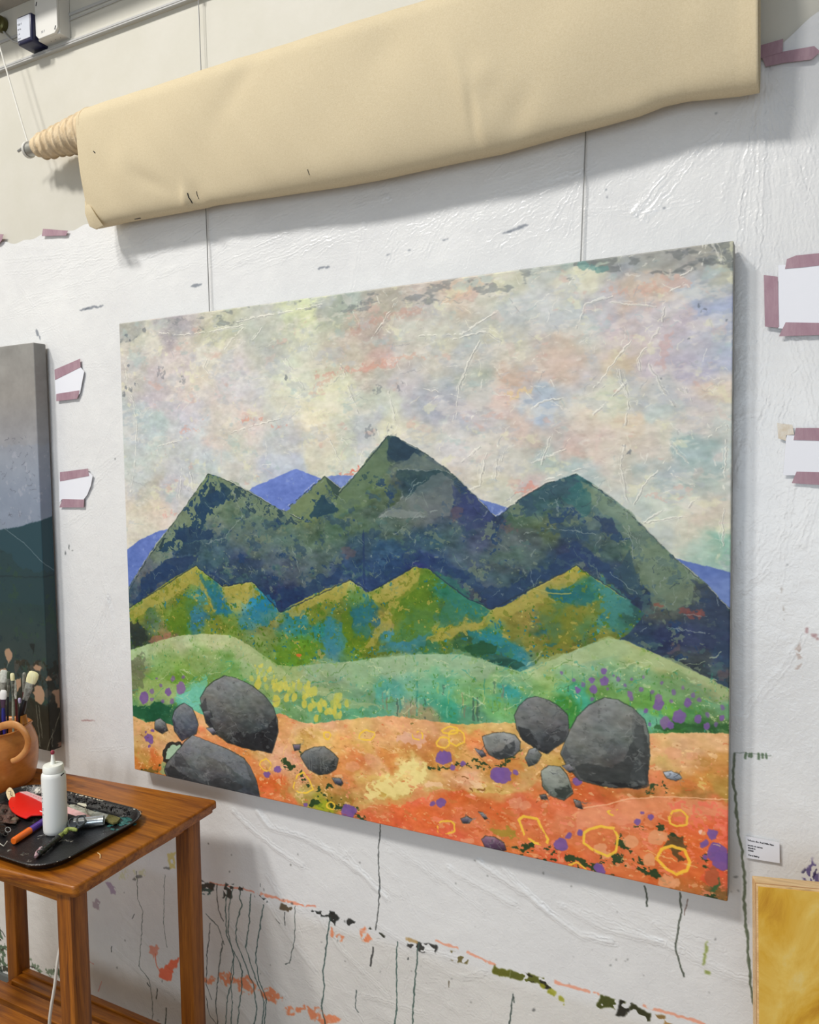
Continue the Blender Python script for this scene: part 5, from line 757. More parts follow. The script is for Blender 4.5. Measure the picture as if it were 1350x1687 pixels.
for i, s in enumerate(xs):
    xtop = XA+(XB-XA)*s; xb = bx[0]+(XB+.002-bx[0])*s; zb = np.interp(xb, bx, bz)-.0006
    prof = []                                                     # section: back, over the roll, down the front, round the bottom fold, up behind
    for t in np.linspace(-1.1, 0, 10): prof.append((YR+R1*.8*math.sin(-t), zr+R1*math.cos(t)))
    for t in np.linspace(.12, 1.45, 14): prof.append((YR-R1*math.sin(t), zr+R1*math.cos(t)))
    y0, z0 = YR-R1, zr; prof.append((y0, z0))
    def bez(a, b, c_, e, n_):
        for t in np.linspace(0, 1, n_)[1:]: prof.append(tuple((1-t)**3*a[k]+3*t*(1-t)**2*b[k]+3*t*t*(1-t)*c_[k]+t**3*e[k] for k in (0, 1)))
    w_ = .003*math.sin(s*9)+.002*math.sin(s*23+1)
    bez((y0, z0), (y0-.002, z0-.09), (-.112+w_, zb+.085), (-.101+w_, zb+.045), 34); bez((-.101+w_, zb+.045), (-.095+w_, zb+.022), (-.086, zb), (-.066, zb), 16)
    bez((-.066, zb), (-.040, zb), (-.022, zb+.03), (-.020, zb+.07), 14); bez((-.020, zb+.07), (-.018, zb+.12), (-.022, zr-.08), (YR+.036, zr-.02), 12)
    P = np.array(prof); q = np.linspace(0, len(P)-1, ns); Y = np.interp(q, range(len(P)), P[:, 0]); Z = np.interp(q, range(len(P)), P[:, 1])
    tz = np.clip((zr-Z)/(zr-zb), 0, 1); X = xtop+(xb-xtop)*tz
    V[:, i, 0] = X; V[:, i, 1] = Y; V[:, i, 2] = Z
ux = V[..., 0]; uz = V[..., 2]; disp = .0018*np.sin(ux*5+uz*9)+.0012*np.sin(ux*17-uz*21+1)+.0006*np.sin(ux*60+uz*44)
for c, sx, sz, an, am in dents:
    X = (ux-c.x)*math.cos(an)+(uz-c.z)*math.sin(an); Z = -(ux-c.x)*math.sin(an)+(uz-c.z)*math.cos(an); disp += am*np.exp(-(X/sx)**2-(Z/sz)**2)
V[..., 1] -= disp*(V[..., 1] < YR+.01)
edge_r = np.clip(1-(XB-ux)/.03, 0, 1); V[..., 1] -= .004*edge_r*(uz < zr); edge_l = np.clip(1-(ux-(XA-.03))/.06, 0, 1); V[..., 1] += .010*edge_l*.6*np.clip((zr-uz)/.2, 0, 1)*(V[..., 1] < YR)
drape = grid_obj('draped_canvas', V, CLOTH, None, parent=rt, thick=.0012)
# the folded corner at the lower left of the drape
crn = [W(139,330,Y=-.094), W(141,352,Y=-.098), W(147,373,Y=-.094), W(158,378,Y=-.090), W(170,372,Y=-.094), W(158,356,Y=-.103), W(149,340,Y=-.101)]
bm = prism(crn, (0, 1, 0), .004, .0015, 2); link_obj('folded_corner', bm, CLOTH, rt, True)
def on_front(px, py, off=.0006):                                   # where a sight line meets the drape
    d = (W(px, py, Y=0)-Vector(CAM)).normalized(); h = DB.ray_cast(Vector(CAM), d)[0]; return h-d*off if h is not None else W(px, py, Y=-.1)
vv = V.reshape(-1, 3).tolist(); ff = [(j*nx+i, j*nx+i+1, (j+1)*nx+i+1, (j+1)*nx+i) for j in range(ns-1) for i in range(nx-1)]
DB = BVHTree.FromPolygons(vv, ff)
for L in ([(309,318),(311,325),(315,331),(317,335)],[(324,315),(325,321),(328,328)],[(507,279),(510,288)],[(154,249),(157,252)],[(222,361),(232,359)]):
    link_obj('ink_mark', tube([on_front(*q, .001) for q in L], .0014 if L[0][0] < 320 else .0009, 5), INK, rt)
pe = Vector((xl-.031, YR-.004, zr+.021)); pm_ = W(1, 82, Y=YR-.004); pt_ = pe+(pm_-pe)*((BZ+2.5-pe.z)/(pm_.z-pe.z)); st = tube([pt_, pm_, pe+(pm_-pe)*.3+Vector((0, 0, -.002)), pe], .0022, 7)
so = link_obj('hanging_string', st, STRING, None, True); tag(so, 'white knotted string holding up the left end of the canvas roll pole', 'string')
bm = bmesh.new()
for k in range(2): tube([(xl-.030-.004*k+.004*math.sin(u), YR+.0200*math.cos(u), zr+.0200*math.sin(u)) for u in np.linspace(0, 2*math.pi, 17)[:-1]], .0022, 6, bm, True)
link_obj('knot', bm, STRING, so, True)
# ---------------------------------------------------------------- picture wires and rail hooks
def wire(a, b, label):
    o = link_obj('hanging_wire', tube([a, b], .0013, 6), WIRE, None, True); tag(o, label, 'wire', 'picture wires')
    link_obj('hook', box(a.x-.003, a.x+.003, -.019, -.012, a.z-.012, a.z+.016, .001), ALU, o); return o
wa = W(327, 0, Y=-.0145); wa.z = rz+.006; wire(wa, W(345.5, 520, Y=-.0145), 'thin steel wire dropping behind the roll to the painting, nearer the junction box')
wb = W(965, 228, Y=-.0135); wb2 = W(957, 432, Y=-.0145); wire(wb+(wb-wb2)*((rz+.006-wb.z)/(wb.z-wb2.z)), wb2, 'thin steel wire from the canvas roll to the painting, nearer its top right corner')
# ---------------------------------------------------------------- junction box, blue-fronted meter, round fitting, cable
bx1 = W(117,65,Y=0).x; bx0 = bx1-.088; bz0 = W(117,65,Y=0).z; bz1 = bz0+.125; DB_ = .044
jb = thing('junction_box', 'white square junction box high on the wall above the picture rail', 'junction box', ((bx0+bx1)/2, 0, bz0))
link_obj('box_body', box(bx0, bx1, -DB_+.008, 0, bz0, bz1, .002), PLAST, jb)
f = []; c8 = .012; y = -DB_+.0078
for x, z in ((bx0+c8, bz0), (bx1-c8, bz0), (bx1, bz0+c8), (bx1, bz1-c8), (bx1-c8, bz1), (bx0+c8, bz1), (bx0, bz1-c8), (bx0, bz0+c8)): f.append((x, y, z))
lid = link_obj('box_lid', prism(f, (0, -1, 0), .0078, .0008), PLAST, jb)
for x, z in ((bx0+.008, bz1-.03), (bx1-.008, bz0+.013)): b = tube([(x-.002, -DB_-.0002, z-.005), (x+.002, -DB_-.0002, z+.005)], .0013, 6); link_obj('latch_slot', b, INK, lid)
for x in (.012, .03, .05): link_obj('vent_hole', lathe([(.0011, 0), (.0011, .0004)], (bx0+.02+x, -.02, bz0-.0003), (0, 0, 1), 8), INK, jb)
text('30 F', (bx0+.022, -DB_-.0002, bz0+.012), .009, GREYINK, lid)
ux1 = bx0-.001; ux0 = W(28, 60, Y=-.056).x; uz0 = bz0-.006; uz1 = uz0+.078
bb = thing('meter_unit', 'small navy blue unit with a white printed label, left of the white junction box', 'meter', ((ux0+ux1)/2, 0, uz0))
link_obj('housing', box(ux0, ux1, -.056, 0, uz0, uz1, .006, 3), NAVY, bb, True)
lp = link_obj('label_plate', box(ux0+.003, ux1-.006, -.0568, -.0560, uz0+.011, uz1-.006), mat('grey_label', (196, 200, 210), .5), bb)
for j, (s, w_) in enumerate(((.0052, .020), (.0036, .022), (.0036, .018), (.0036, .021), (.0036, .015))): text(('230 V', '50 Hz', 'L N', '10 A', 'CE')[j], (ux0+.005, -.0570, uz1-.026-.0125*j), s+.0022, INK if j < 4 else GREYINK, lp)
kb = W(-4, 37, Y=-.02); o = link_obj('round_fitting', lathe([(.0, 0), (.020, 0), (.022, .003), (.022, .016), (.017, .020), (.0165, .028), (.012, .030), (0, .031)], (kb.x, 0, kb.z), (0, -1, 0), 28), mat('olive_brass', (96, 92, 52), .35, .6), None, True)
tag(o, 'dark brassy round fitting on the wall in the top left corner', 'fitting')
o = link_obj('conduit', tube([(bx1, -.003, bz0+.05), (bx1+.7, -.003, bz0+.058)], .0018, 8), RAILM, None, True); tag(o, 'thin white cable conduit running right from the junction box', 'conduit')
o = link_obj('conduit', tube(smooth_path([(kb.x+.005, -.006, kb.z-.02), (kb.x+.05, -.006, kb.z-.06), (ux0+.002, -.006, uz0+.03)], 5), .0028, 8), RAILM, None, True); tag(o, 'short bent cable between the round fitting and the blue unit', 'cable')
# ---------------------------------------------------------------- papers and masking tape on the sheet
def flat(name, P, y, m, label, cat, th=.0006, group=None, wav=0.):
    o = link_obj(name, prism([W(*q, Y=y) for q in P], (0, -1, 0), th), m); return tag(o, label, cat, group)
YT = -.0112
flat('paper_sheet', [(1283,437),(1352,434),(1420,430),(1424,560),(1352,547),(1283,541)], YT, PAPER, 'white paper taped with mauve tape on three sides, beside the painting top right corner', 'paper')
flat('paper_sheet', [(1296,717),(1352,719),(1400,720),(1400,786),(1352,783),(1291,783)], YT, PAPER, 'white paper held by two mauve tapes, lower on the right of the painting', 'paper')
flat('paper_sheet', [(91,624),(133,605),(139,612),(132,648),(128,652),(92,650)], YT, PAPER, 'white paper offcut with slanting top, upper one beside the dark canvas', 'paper')
flat('paper_sheet', [(98,790),(147,778),(153,784),(150,800),(144,815),(138,823),(102,823),(98,828)], YT, PAPER, 'white paper offcut with rounded right side, lower one beside the dark canvas', 'paper')
Y2 = YT-.0008
for P, L in (([(1297,427),(1312,421),(1352,417),(1400,412),(1400,434),(1352,437),(1328,440),(1294,443)],'mauve tape along the top of the upper right white paper'),
             ([(1259,453),(1282,456),(1284,538),(1282,540),(1261,538)],'upright mauve tape on the left side of the upper right white paper'),
             ([(1295,531),(1352,532),(1400,533),(1400,556),(1352,552),(1284,554)],'mauve tape along the bottom of the upper right white paper'),
             ([(1312,705),(1352,705),(1400,704),(1400,728),(1352,726),(1308,725)],'mauve tape along the top of the lower right white paper'),
             ([(1313,777),(1352,778),(1400,779),(1400,800),(1352,799),(1305,796)],'mauve tape along the bottom of the lower right white paper'),
             ([(90,609),(132,591),(133,605),(91,626)],'slanting mauve tape over the top of the upper left paper offcut'),
             ([(93,649),(131,643),(130,650),(127,657),(93,661)],'mauve tape under the upper left paper offcut'),
             ([(99,778),(145,772),(147,784),(99,793)],'mauve tape over the top of the lower left paper offcut'),
             ([(103,822),(139,823),(138,836),(98,836)],'mauve tape under the lower left paper offcut'),
             ([(71,377),(112,380),(109,388),(69,389)],'short mauve tape at the sheet top near the hanging end of the roll'),
             ([(-30,384),(6,386),(3,396),(-2,402),(-30,404)],'mauve tape end at the left picture edge'),
             ([(1250,76),(1291,64),(1290,86),(1252,97)],'short darker mauve tape touching the right end of the canvas roll'),
             ([(1255,92),(1275,88),(1342,76),(1352,85),(1338,98),(1290,104),(1262,110)],'long mauve tape under the short one, right of the canvas roll')):
    yy = Y2-(.0008 if 'short darker' in L else 0); flat('masking_tape', P, yy, MAUVE, L, 'tape', .0005, 'mauve masking tapes')
flat('tape_residue', [(1281,697),(1306,700),(1309,716),(1297,717),(1295,726),(1283,722)], YT, BEIGET, 'torn beige tape scrap above the lower right white paper', 'tape')
cp = [W(1229,1377,Y=YT), W(1285,1388,Y=YT), W(1285.5,1422,Y=YT), W(1230,1413,Y=YT)]
cd_ = thing('caption_card', 'small white printed caption card right of the painting lower corner', 'card', tuple((cp[2]+cp[3])/2)); cdp = link_obj('card', prism(cp, (0, -1, 0), .0006), PAPER, cd_)
xd = (cp[1]-cp[0]).normalized(); h = (cp[0]-cp[3]).length; wd_ = (cp[1]-cp[0]).length; sc = wd_/.062
for s, (u, v), sz in (('Where the Red Hills Rise', (.06, .20), .0046), ('acrylic on canvas', (.06, .42), .0040), ('60x48 in', (.06, .54), .0040), ('$7500', (.06, .66), .0040), ('Carol Bailey', (.06, .87), .0042)):
    q = cp[0]+(cp[1]-cp[0])*u+(cp[3]-cp[0])*v; text(s, (q.x, YT-.0009, q.z), sz*sc, INK, cdp, xdir=xd, up=(-xd.z, 0, xd.x), bold=.00012)
# ---------------------------------------------------------------- the wooden table
tb = thing('side_table', 'tall teak side table with slatted lower shelf, holding the clay jug and tray', 'table', (0, -.33, 0))
def quadtop(P, z1, th, bev):
    bm = prism([(x, y, z1) for x, y in P], (0, 0, -1), th); es = [e for e in bm.edges if abs(e.verts[0].co.z-e.verts[1].co.z) > th*.5]
    bmesh.ops.bevel(bm, geom=es, offset=.012, segments=4, profile=.5, affect='EDGES')
    top = [e for e in bm.edges if all(abs(v.co.z-z1) < 1e-5 for v in e.verts)]; bmesh.ops.bevel(bm, geom=top, offset=bev, segments=4, profile=.5, affect='EDGES'); return bm
TP = [(-.47, -.618), (.362, -.547), (.346, -.106), (-.47, -.172)]
TT = W(124, 1461, Z=BZ); ex = (Vector((.362, -.547, 0))-Vector((-.47, -.618, 0))).normalized()
link_obj('table_top', quadtop(TP, BZ, .017, .006), WOODX, tb, True)
TQ = [(-.462, -.611), (.356, -.541), (.340, -.113), (-.462, -.178)]
link_obj('top_moulding', quadtop(TQ, BZ-.0172, .010, .003), WOODX, tb, True)
def leg(x0, y0): link_obj('leg', box(x0, x0+.042, y0, y0+.042, 0, BZ-.0275, .0025), WOODZ, tb, True)
LX, RX, FY, BY = -.388, .291, -.536, -.200
leg(RX, FY); leg(RX, BY); leg(LX, BY+.016); leg(LX, FY+.016)
zA = BZ-.0275
link_obj('apron', box(LX+.042, RX, FY+.008, FY+.026, zA-.030, zA, .0015), WOODX, tb); link_obj('apron', box(LX+.042, RX, BY+.016, BY+.034, zA-.030, zA, .0015), WOODX, tb)
link_obj('apron', box(RX+.012, RX+.032, FY+.042, BY, zA-.018, zA, .0015), WOODY, tb); link_obj('apron', box(LX+.010, LX+.030, FY+.058, BY+.016, zA-.030, zA, .0015), WOODY, tb)
zs = BZ-.612
link_obj('shelf_rail', box(LX+.042, RX+.012, BY-.004, BY+.048, zs-.022, zs, .002), WOODX, tb); link_obj('rail_lip', box(LX+.042, RX+.012, BY+.030, BY+.048, zs+.0002, zs+.006, .0015), WOODX, tb)
y = BY-.016
for k in range(4): link_obj('slat', box(LX-.004, RX+.040, y-.050, y, zs-.022, zs, .002), WOODX, tb); y -= .064
link_obj('shelf_bearer', box(LX+.01, LX+.03, FY+.058, BY+.016, zs-.045, zs-.0222, .001), WOODY, tb); link_obj('shelf_bearer', box(RX+.012, RX+.032, FY+.042, BY, zs-.045, zs-.0222, .001), WOODY, tb)
o = link_obj('wood_shaving', tube(smooth_path([W(161,1405,Z=BZ+.001), W(165,1408,Z=BZ+.003), W(165,1414,Z=BZ+.001)], 4), .0009, 5), mat('pale_shaving', (236, 206, 150), .6), None, True); tag(o, 'tiny pale curled shaving on the table between the tray and the near corner', 'shaving')
# ---------------------------------------------------------------- white cable behind the near leg
pc = smooth_path([W(126,1487,Y=-.455), W(118,1505,Y=-.46), W(108,1535,Y=-.46), W(99,1562,Y=-.46), W(94,1590,Y=-.47), W(90,1625,Y=-.48), W(84,1662,Y=-.49), W(82,1695,Y=-.49), W(90,1760,Y=-.47), W(96,1900,Y=-.44)], 6); pc[-1].z = max(pc[-1].z, .01)
pc = [Vector((p.x, min(p.y, -.30), max(p.z, .006))) for p in pc]
cable = mat('white_cable', (206, 200, 190), .5); o = link_obj('power_cable', tube(pc, .0042, 10, flat=.8), cable, None, True); tag(o, 'flat white cable hanging down behind the near table leg', 'cable')
# ---------------------------------------------------------------- tray with rolled rim
TX0, TX1, TY0, TY1 = -.150, .277, -.548, -.262; RC = .062
def rrect(o, z, n=9):
    x0, x1, y0, y1, r = TX0-o, TX1+o, TY0-o, TY1+o, RC+o; out = []
    for cx, cy, a0 in ((x1-r, y1-r, 0), (x0+r, y1-r, 90), (x0+r, y0+r, 180), (x1-r, y0+r, 270)):
        for k in range(n): t = math.radians(a0+90*k/(n-1)); out.append((cx+r*math.cos(t), cy+r*math.sin(t), z))
    return out
bm = bmesh.new(); lv = [(-.020, .0006), (-.0165, .0010), (-.013, .0035), (-.006, .014), (-.001, .0178), (.002, .0182), (.0035, .0165), (.0015, .0145), (-.004, .0105), (-.011, .0008), (-.020, .0002)]
rings = [[bm.verts.new(Vector(p)+Vector((0, 0, BZ+.0006))) for p in rrect(o_, z)] for o_, z in lv]; n = len(rings[0])
for a, b in zip(rings[:-1], rings[1:]):
    for i in range(n): bm.faces.new((a[i], a[(i+1) % n], b[(i+1) % n], b[i]))
bm.faces.new(rings[0]); bm.faces.new(rings[-1])
trm = TRAYM.copy(); trm.name = 'black_tray_painty'; nt = trm.node_tree; pb = nt.nodes['Principled BSDF']; L_ = nt.links.new
tc = nt.nodes.new('ShaderNodeTexCoord'); nz = nt.nodes.new('ShaderNodeTexNoise'); nz.inputs['Scale'].default_value = 26; nz.inputs['Detail'].default_value = 8; nz.inputs['Roughness'].default_value = .7; L_(tc.outputs['Object'], nz.inputs[0])
rp = nt.nodes.new('ShaderNodeValToRGB'); rp.color_ramp.elements[0].position = .60; rp.color_ramp.elements[1].position = .66; L_(nz.outputs[0], rp.inputs[0])
nz2 = nt.nodes.new('ShaderNodeTexNoise'); nz2.inputs['Scale'].default_value = 12; L_(tc.outputs['Object'], nz2.inputs[0]); cr = nt.nodes.new('ShaderNodeValToRGB'); e = cr.color_ramp.elements; e[0].position = .38; e[0].color = lin((36, 96, 96)); e[1].position = .62; e[1].color = lin((206, 200, 186)); k = e.new(.5); k.color = lin((110, 116, 112))
L_(nz2.outputs[0], cr.inputs[0]); mx = nt.nodes.new('ShaderNodeMixRGB'); old = pb.inputs['Base Color'].links[0].from_socket; L_(old, mx.inputs[1]); L_(cr.outputs[0], mx.inputs[2]); L_(rp.outputs[0], mx.inputs[0]); L_(mx.outputs[0], pb.inputs['Base Color'])
tr = link_obj('tray', bm, trm, None, True); tag(tr, 'black rectangular tray with rolled rim and dried paint, full of tools', 'tray')
rr = random.Random(8); TEAL = mat('teal_dried_paint', (30, 84, 84), .35, col2=(60, 120, 116), scale=160, bump=.6); CREAM = mat('cream_dried_paint', (226, 216, 196), .45, bump=.8, bscale=300); DARKP = mat('dark_dried_paint', (26, 24, 26), .35, col2=(60, 54, 52), scale=120, bump=1., bscale=240)
def crust(name, pts, rad, m, jit=.4):
    bm = bmesh.new()
    for p in pts:
        b = bmesh.ops.create_icosphere(bm, subdivisions=1, radius=rad*rr.uniform(1-jit, 1+jit))['verts']
        s = Vector((rr.uniform(.7, 1.7), rr.uniform(.7, 1.4), .42))
        for v in b: v.co = Vector((v.co.x*s.x, v.co.y*s.y, v.co.z*s.z))+Vector(p)
    return tag(link_obj(name, bm, m, tr, True), None, None, None, 'stuff')
rim = [Vector(p)+Vector((0, 0, BZ)) for p in rrect(.0008, .0178, 40)]; nb = len(rim)
def seg(a, b, keep): return [rim[i % nb]+Vector((rr.uniform(-.002, .002), rr.uniform(-.003, .002), rr.uniform(-.001, .0004))) for i in range(a, b) if rr.random() < keep]
dense = []                                                          # crusts of paint along the far rim
for i in range(240): x = rr.uniform(-.06, .25); dense.append((x, TY1+rr.uniform(-.014, .001), BZ+rr.uniform(.004, .0170)))
crust('dark_crust', dense, .0030, DARKP); crust('cream_crust', [(x, TY1+rr.uniform(-.002, .001), BZ+.0176) for x in [rr.uniform(.0, .12) for _ in range(46)]+[.2, .225, .235]], .0022, CREAM)
crust('rim_fleck', seg(0, nb, .22), .0013, CREAM); crust('teal_pool', [(.225+rr.gauss(0, .014), -.30+rr.gauss(0, .013), BZ+.0015) for _ in range(60)], .004, TEAL)
crust('paint_crust', [(.0+rr.gauss(0, .03), -.295+rr.gauss(0, .009), BZ+.0025) for _ in range(40)], .0045, mat('grey_dried_paint', (150, 140, 126), .5, col2=(60, 58, 56), scale=150, bump=.8))
zt = BZ+.0016                                                       # inside floor of the tray
def T(px, py, h=0.): return W(px, py, Z=zt+h)
# ---------------------------------------------------------------- squeeze bottle
b0 = T(92, 1370); b0.z = zt+.0005; yb = b0.y; RB = .0262
def bz_at(py):                                                       # height on the bottle axis seen at image row py
    lo, hi = 0., .4
    for _ in range(40):
        m_ = (lo+hi)/2; v = Vector((b0.x, b0.y, zt+m_))-CPV; d = (v.dot(Vector(AX_U))/v.dot(Vector(AX_F))); yy = 843.5-FPX*d
        if yy > py: lo = m_
        else: hi = m_
    return lo
CPV = Vector(CAM); hs, hc, hn, ht = bz_at(1271), bz_at(1257), bz_at(1243), bz_at(1238)
bt = thing('squeeze_bottle', 'white plastic squeeze bottle with nozzle, standing upright in the tray', 'bottle', b0)
link_obj('bottle_body', lathe([(0, 0), (.023, 0), (.0256, .003), (RB, .010), (RB, hs*.5), (RB, hs-.010), (RB-.0008, hs-.004), (RB-.003, hs-.0012), (.0215, hs), (.0205, hs+.0005)], b0, n=40, cap=False), PLASTW, bt, True)
CAPM = mat('cap_plastic', (240, 240, 232), .38); zc = hs+.0008
scp = link_obj('screw_cap', lathe([(0, zc), (.0222, zc), (.0226, zc+.002), (.0222, zc+.0125), (.0205, zc+.0155), (.013, zc+.0168), (0, zc+.017)], b0, n=40, cap=False), CAPM, bt, True)
zn = zc+.0168; zt2 = bz_at(1243)
link_obj('nozzle', lathe([(.0062, zn), (.0055, zn+.003), (.0042, zn+(zt2-zn)*.5), (.0030, zt2)], b0, n=20), CAPM, scp, True)
link_obj('dried_tip', lathe([(0, zt2-.0008), (.0035, zt2+.0005), (.0046, zt2+.004), (.0040, zt2+.0075), (.002, zt2+.0095), (0, zt2+.010)], b0, n=18, cap=False), mat('crimson_paint', (120, 14, 40), .25, col2=(160, 40, 66), scale=200, spec=.7), bt, True)
vw = Vector((CPV.x-b0.x, CPV.y-b0.y, 0)).normalized(); sd = Vector((-vw.y, vw.x, 0))
def onb(ang, z): d = (vw*math.cos(ang)+sd*math.sin(ang)); return Vector((b0.x, b0.y, zt))+d*(RB+.0003)+Vector((0, 0, z))
link_obj('paint_spot', tube([onb(.62, hs-.0045), onb(.78, hs-.003), onb(.92, hs-.0022)], .0014, 6), INK, bt, True)
for k, h_ in enumerate((hs*.34, hs*.41, hs*.44, hs*.55, hs*.61, hs*.66, hs*.69)): link_obj('printed_mark', tube([onb(-1.24, h_), onb(-1.16+.02*(k % 3), h_+.0012)], .0006 if k % 2 else .0010, 5), GREYINK, bt)
# ---------------------------------------------------------------- things lying in the tray
def ext(L, h0, th, m, name, label, cat, bev=.0008, hs_=None):
    P = [T(x, y, h0 if hs_ is None else hs_(x, y)) for x, y in L]; return P
red = mat('red_plastic', (226, 30, 24), .32, spec=.5); pinkw = mat('pink_printed_strip', (232, 190, 190), .4, col2=(226, 170, 172), scale=90)
hr = lambda x: .006+.010*max(0, min(1, (x-13)/80))
def sm(L, n=4):
    Q = L[-2:]+L+L[:2]; out = []
    for i in range(1, len(Q)-2):
        a, b, c, d = [np.array(q, float) for q in Q[i-1:i+3]]
        for k in range(n): t = k/n; out.append(tuple(.5*((2*b)+(c-a)*t+(2*a-5*b+4*c-d)*t*t+(3*b-a-3*c+d)*t**3)))
    return out[n:n+len(L)*n]
rs = thing('paint_scraper', 'red plastic scraper with pink edged handle, lying behind the squeeze bottle', 'scraper', T(60, 1330))
link_obj('blade', prism([T(x, y, .012) for x, y in sm([(14,1322),(18,1313),(26,1307),(36,1305),(50,1311),(66,1319),(84,1327),(98,1333),(112,1342),(96,1345),(72,1342),(62,1342),(52,1343),(44,1347),(36,1345),(26,1340),(18,1333)])], (0, 0, -1), .0035, .0008, 2), red, rs, True)
hs2 = link_obj('handle_strip', prism([T(x, y, .0128) for x, y in [(32,1304.5),(44,1303.5),(70,1313),(98,1324),(125,1334),(142,1341),(150,1345),(146,1349),(128,1345),(100,1336),(70,1322),(50,1312)]], (0, 0, -1), .0007), pinkw, rs)
for i in range(10): x = 50+i*4.2; link_obj('red_print', tube([T(x, 1309+(x-50)*.40, .0132), T(x+2.2, 1309.8+(x-50)*.40, .0132)], .0006, 4), mat('red_ink', (190, 60, 70), .5) if i == 0 else bpy.data.materials['red_ink'], hs2)
link_obj('white_print', tube([T(66,1336,.0125), T(70,1338,.0125), T(76,1337,.0125)], .0011, 5), PAPER, rs)
ls = link_obj('craft_stick', prism([T(x, y, .0085+.012*max(0, (1318-y)/20)) for x, y in sm([(10,1306),(12,1300),(17,1297),(22,1302),(25,1310),(24,1317),(20,1321),(14,1317)])], (0, 0, -1), .0018, .0005), mat('birch', (232, 214, 176), .6, col2=(216, 190, 146), scale=90), None); tag(ls, 'rounded pale wooden stick end with a dark letter, poking out behind the red scraper', 'stick')
link_obj('ink_letter', tube([T(14,1304,.0200), T(18,1303,.0200), T(17.5,1310,.0165), T(20,1311,.0160)], .0007, 5), INK, ls)
# marker
ma, mb, mc = T(22, 1386, .0085), T(50, 1368, .0085), T(80, 1347.5, .0085); d1 = (mc-ma).normalized(); mb = ma+d1*(mb-ma).length
mk = thing('marker_pen', 'fat marker pen with orange cap and purple barrel, near front of tray', 'marker', (mb.x, mb.y, zt)); ln = (mb-ma).length
link_obj('cap', lathe([(0, 0), (.0066, 0), (.0078, .0015), (.0080, ln*.4), (.0080, ln-.001), (.0070, ln)], ma, d1, 28, cap=False), mat('orange_plastic', (240, 110, 20), .35), mk, True)
lb = (mc-mb).length; pr = [(.0070, 0), (.0073, .001)]+[(.0073, lb*k/6) for k in range(1, 6)]+[(.0073, lb), (.006, lb+.002), (0, lb+.002)]
link_obj('barrel', lathe(pr, mb, d1, 14, cap=False), mat('purple_plastic', (84, 50, 150), .35), mk)
# paint tube (silver)
ta, tb_ = T(122, 1356, .012), T(171, 1351.5, .012); d2 = (tb_-ta).normalized(); l2 = (tb_-ta).length
tu = thing('metal_tube', 'shiny open-ended silver metal tube, right end of the tray beside the scissors', 'tube', (ta.x, ta.y, zt)); SIL = mat('shiny_metal', (206, 212, 216), .18, .9, bump=.25, bscale=60)
link_obj('tube_wall', lathe([(.0108, 0), (.0110, l2*.3), (.0108, l2*.6), (.0112, l2-.001), (.0114, l2), (.0100, l2), (.0096, l2-.002), (.0096, .001)], ta, d2, 32, cap=False), SIL, tu, True)
link_obj('inner_plug', lathe([(0, l2-.009), (.0095, l2-.009), (.0095, l2-.012), (0, l2-.012)], ta, d2, 24, cap=False), mat('dark_plug', (70, 66, 62), .5, .4), tu, True)
# scissors: blades, two ring handles
sc_ = thing('scissors', 'small grey scissors with ring handles, lying against the foot of the white bottle', 'scissors', T(125, 1358)); GRM = mat('scissor_grey', (84, 92, 98), .35, .4, bump=.4)
def ringpath(cx, cy, rx, ry, rot, h): 
    return [T(cx+rx*math.cos(u)*math.cos(rot)-ry*math.sin(u)*math.sin(rot), cy+rx*math.cos(u)*math.sin(rot)+ry*math.sin(u)*math.cos(rot), h) for u in np.linspace(0, 2*math.pi, 25)[:-1]]
link_obj('ring_handle', tube(ringpath(133, 1352, 6.5, 8.5, .5, .023), .0018, 8, closed=True), GRM, sc_, True)
link_obj('ring_handle', tube(ringpath(120, 1356, 7.5, 8.0, .5, .019), .0018, 8, closed=True), GRM, sc_, True)
link_obj('shank', prism([T(x, y, .018) for x, y in [(112,1362),(118,1347),(128,1343),(142,1342),(143,1350),(139,1358),(130,1364),(116,1366)]], (0, 0, -1), .003, .0008), mat('scissor_dark', (58, 66, 76), .4, .3), sc_)
link_obj('blade', prism([T(x, y, .012) for x, y in [(99,1362),(112,1356),(118,1360),(116,1365),(102,1366)]], (0, 0, -1), .002), STEEL, sc_)
link_obj('blade', prism([T(x, y, .0092) for x, y in [(101,1367),(114,1362),(118,1364),(104,1369)]], (0, 0, -1), .0015), STEEL, sc_)
# paint-caked brush with knotted green tip
pk = thing('caked_brush', 'brush caked in black and purple paint with a lime green ferrule, tray front', 'brush', T(90, 1392)); LIME = mat('lime_paint', (178, 186, 98), .45, col2=(120, 134, 60), scale=120, bump=.8)
cb = mottled('caked_paint', [(24, 24, 24), (44, 46, 42), (30, 30, 30), (90, 70, 84)], 90, .3, .9)
pts = [T(62,1408,.006), T(70,1402,.008), T(78,1395,.0085), T(86,1389,.008), T(93,1383,.0075), T(99,1378,.0075)]; link_obj('handle', tube(smooth_path(pts, 5), [.0055+.0022*abs(math.sin(i*.8)) for i in range(26)], 9), cb, pk, True)
link_obj('rosy_end', tube([T(58,1412,.0045), T(62,1406,.0068), T(69,1399,.0085)], [.003, .0058, .0066], 9), mottled('rosy_paint', [(60, 40, 48), (170, 130, 140), (214, 190, 196), (60, 50, 54)], 140, .3), pk, True)
link_obj('green_neck', tube(smooth_path([T(98,1379,.009), T(104,1373,.012), T(110,1368,.015)], 4), [.0052+.001*math.sin(i) for i in range(9)], 9), mottled('moss_paint', [(70, 76, 44), (130, 138, 70), (90, 96, 54)], 160, .4), pk, True)
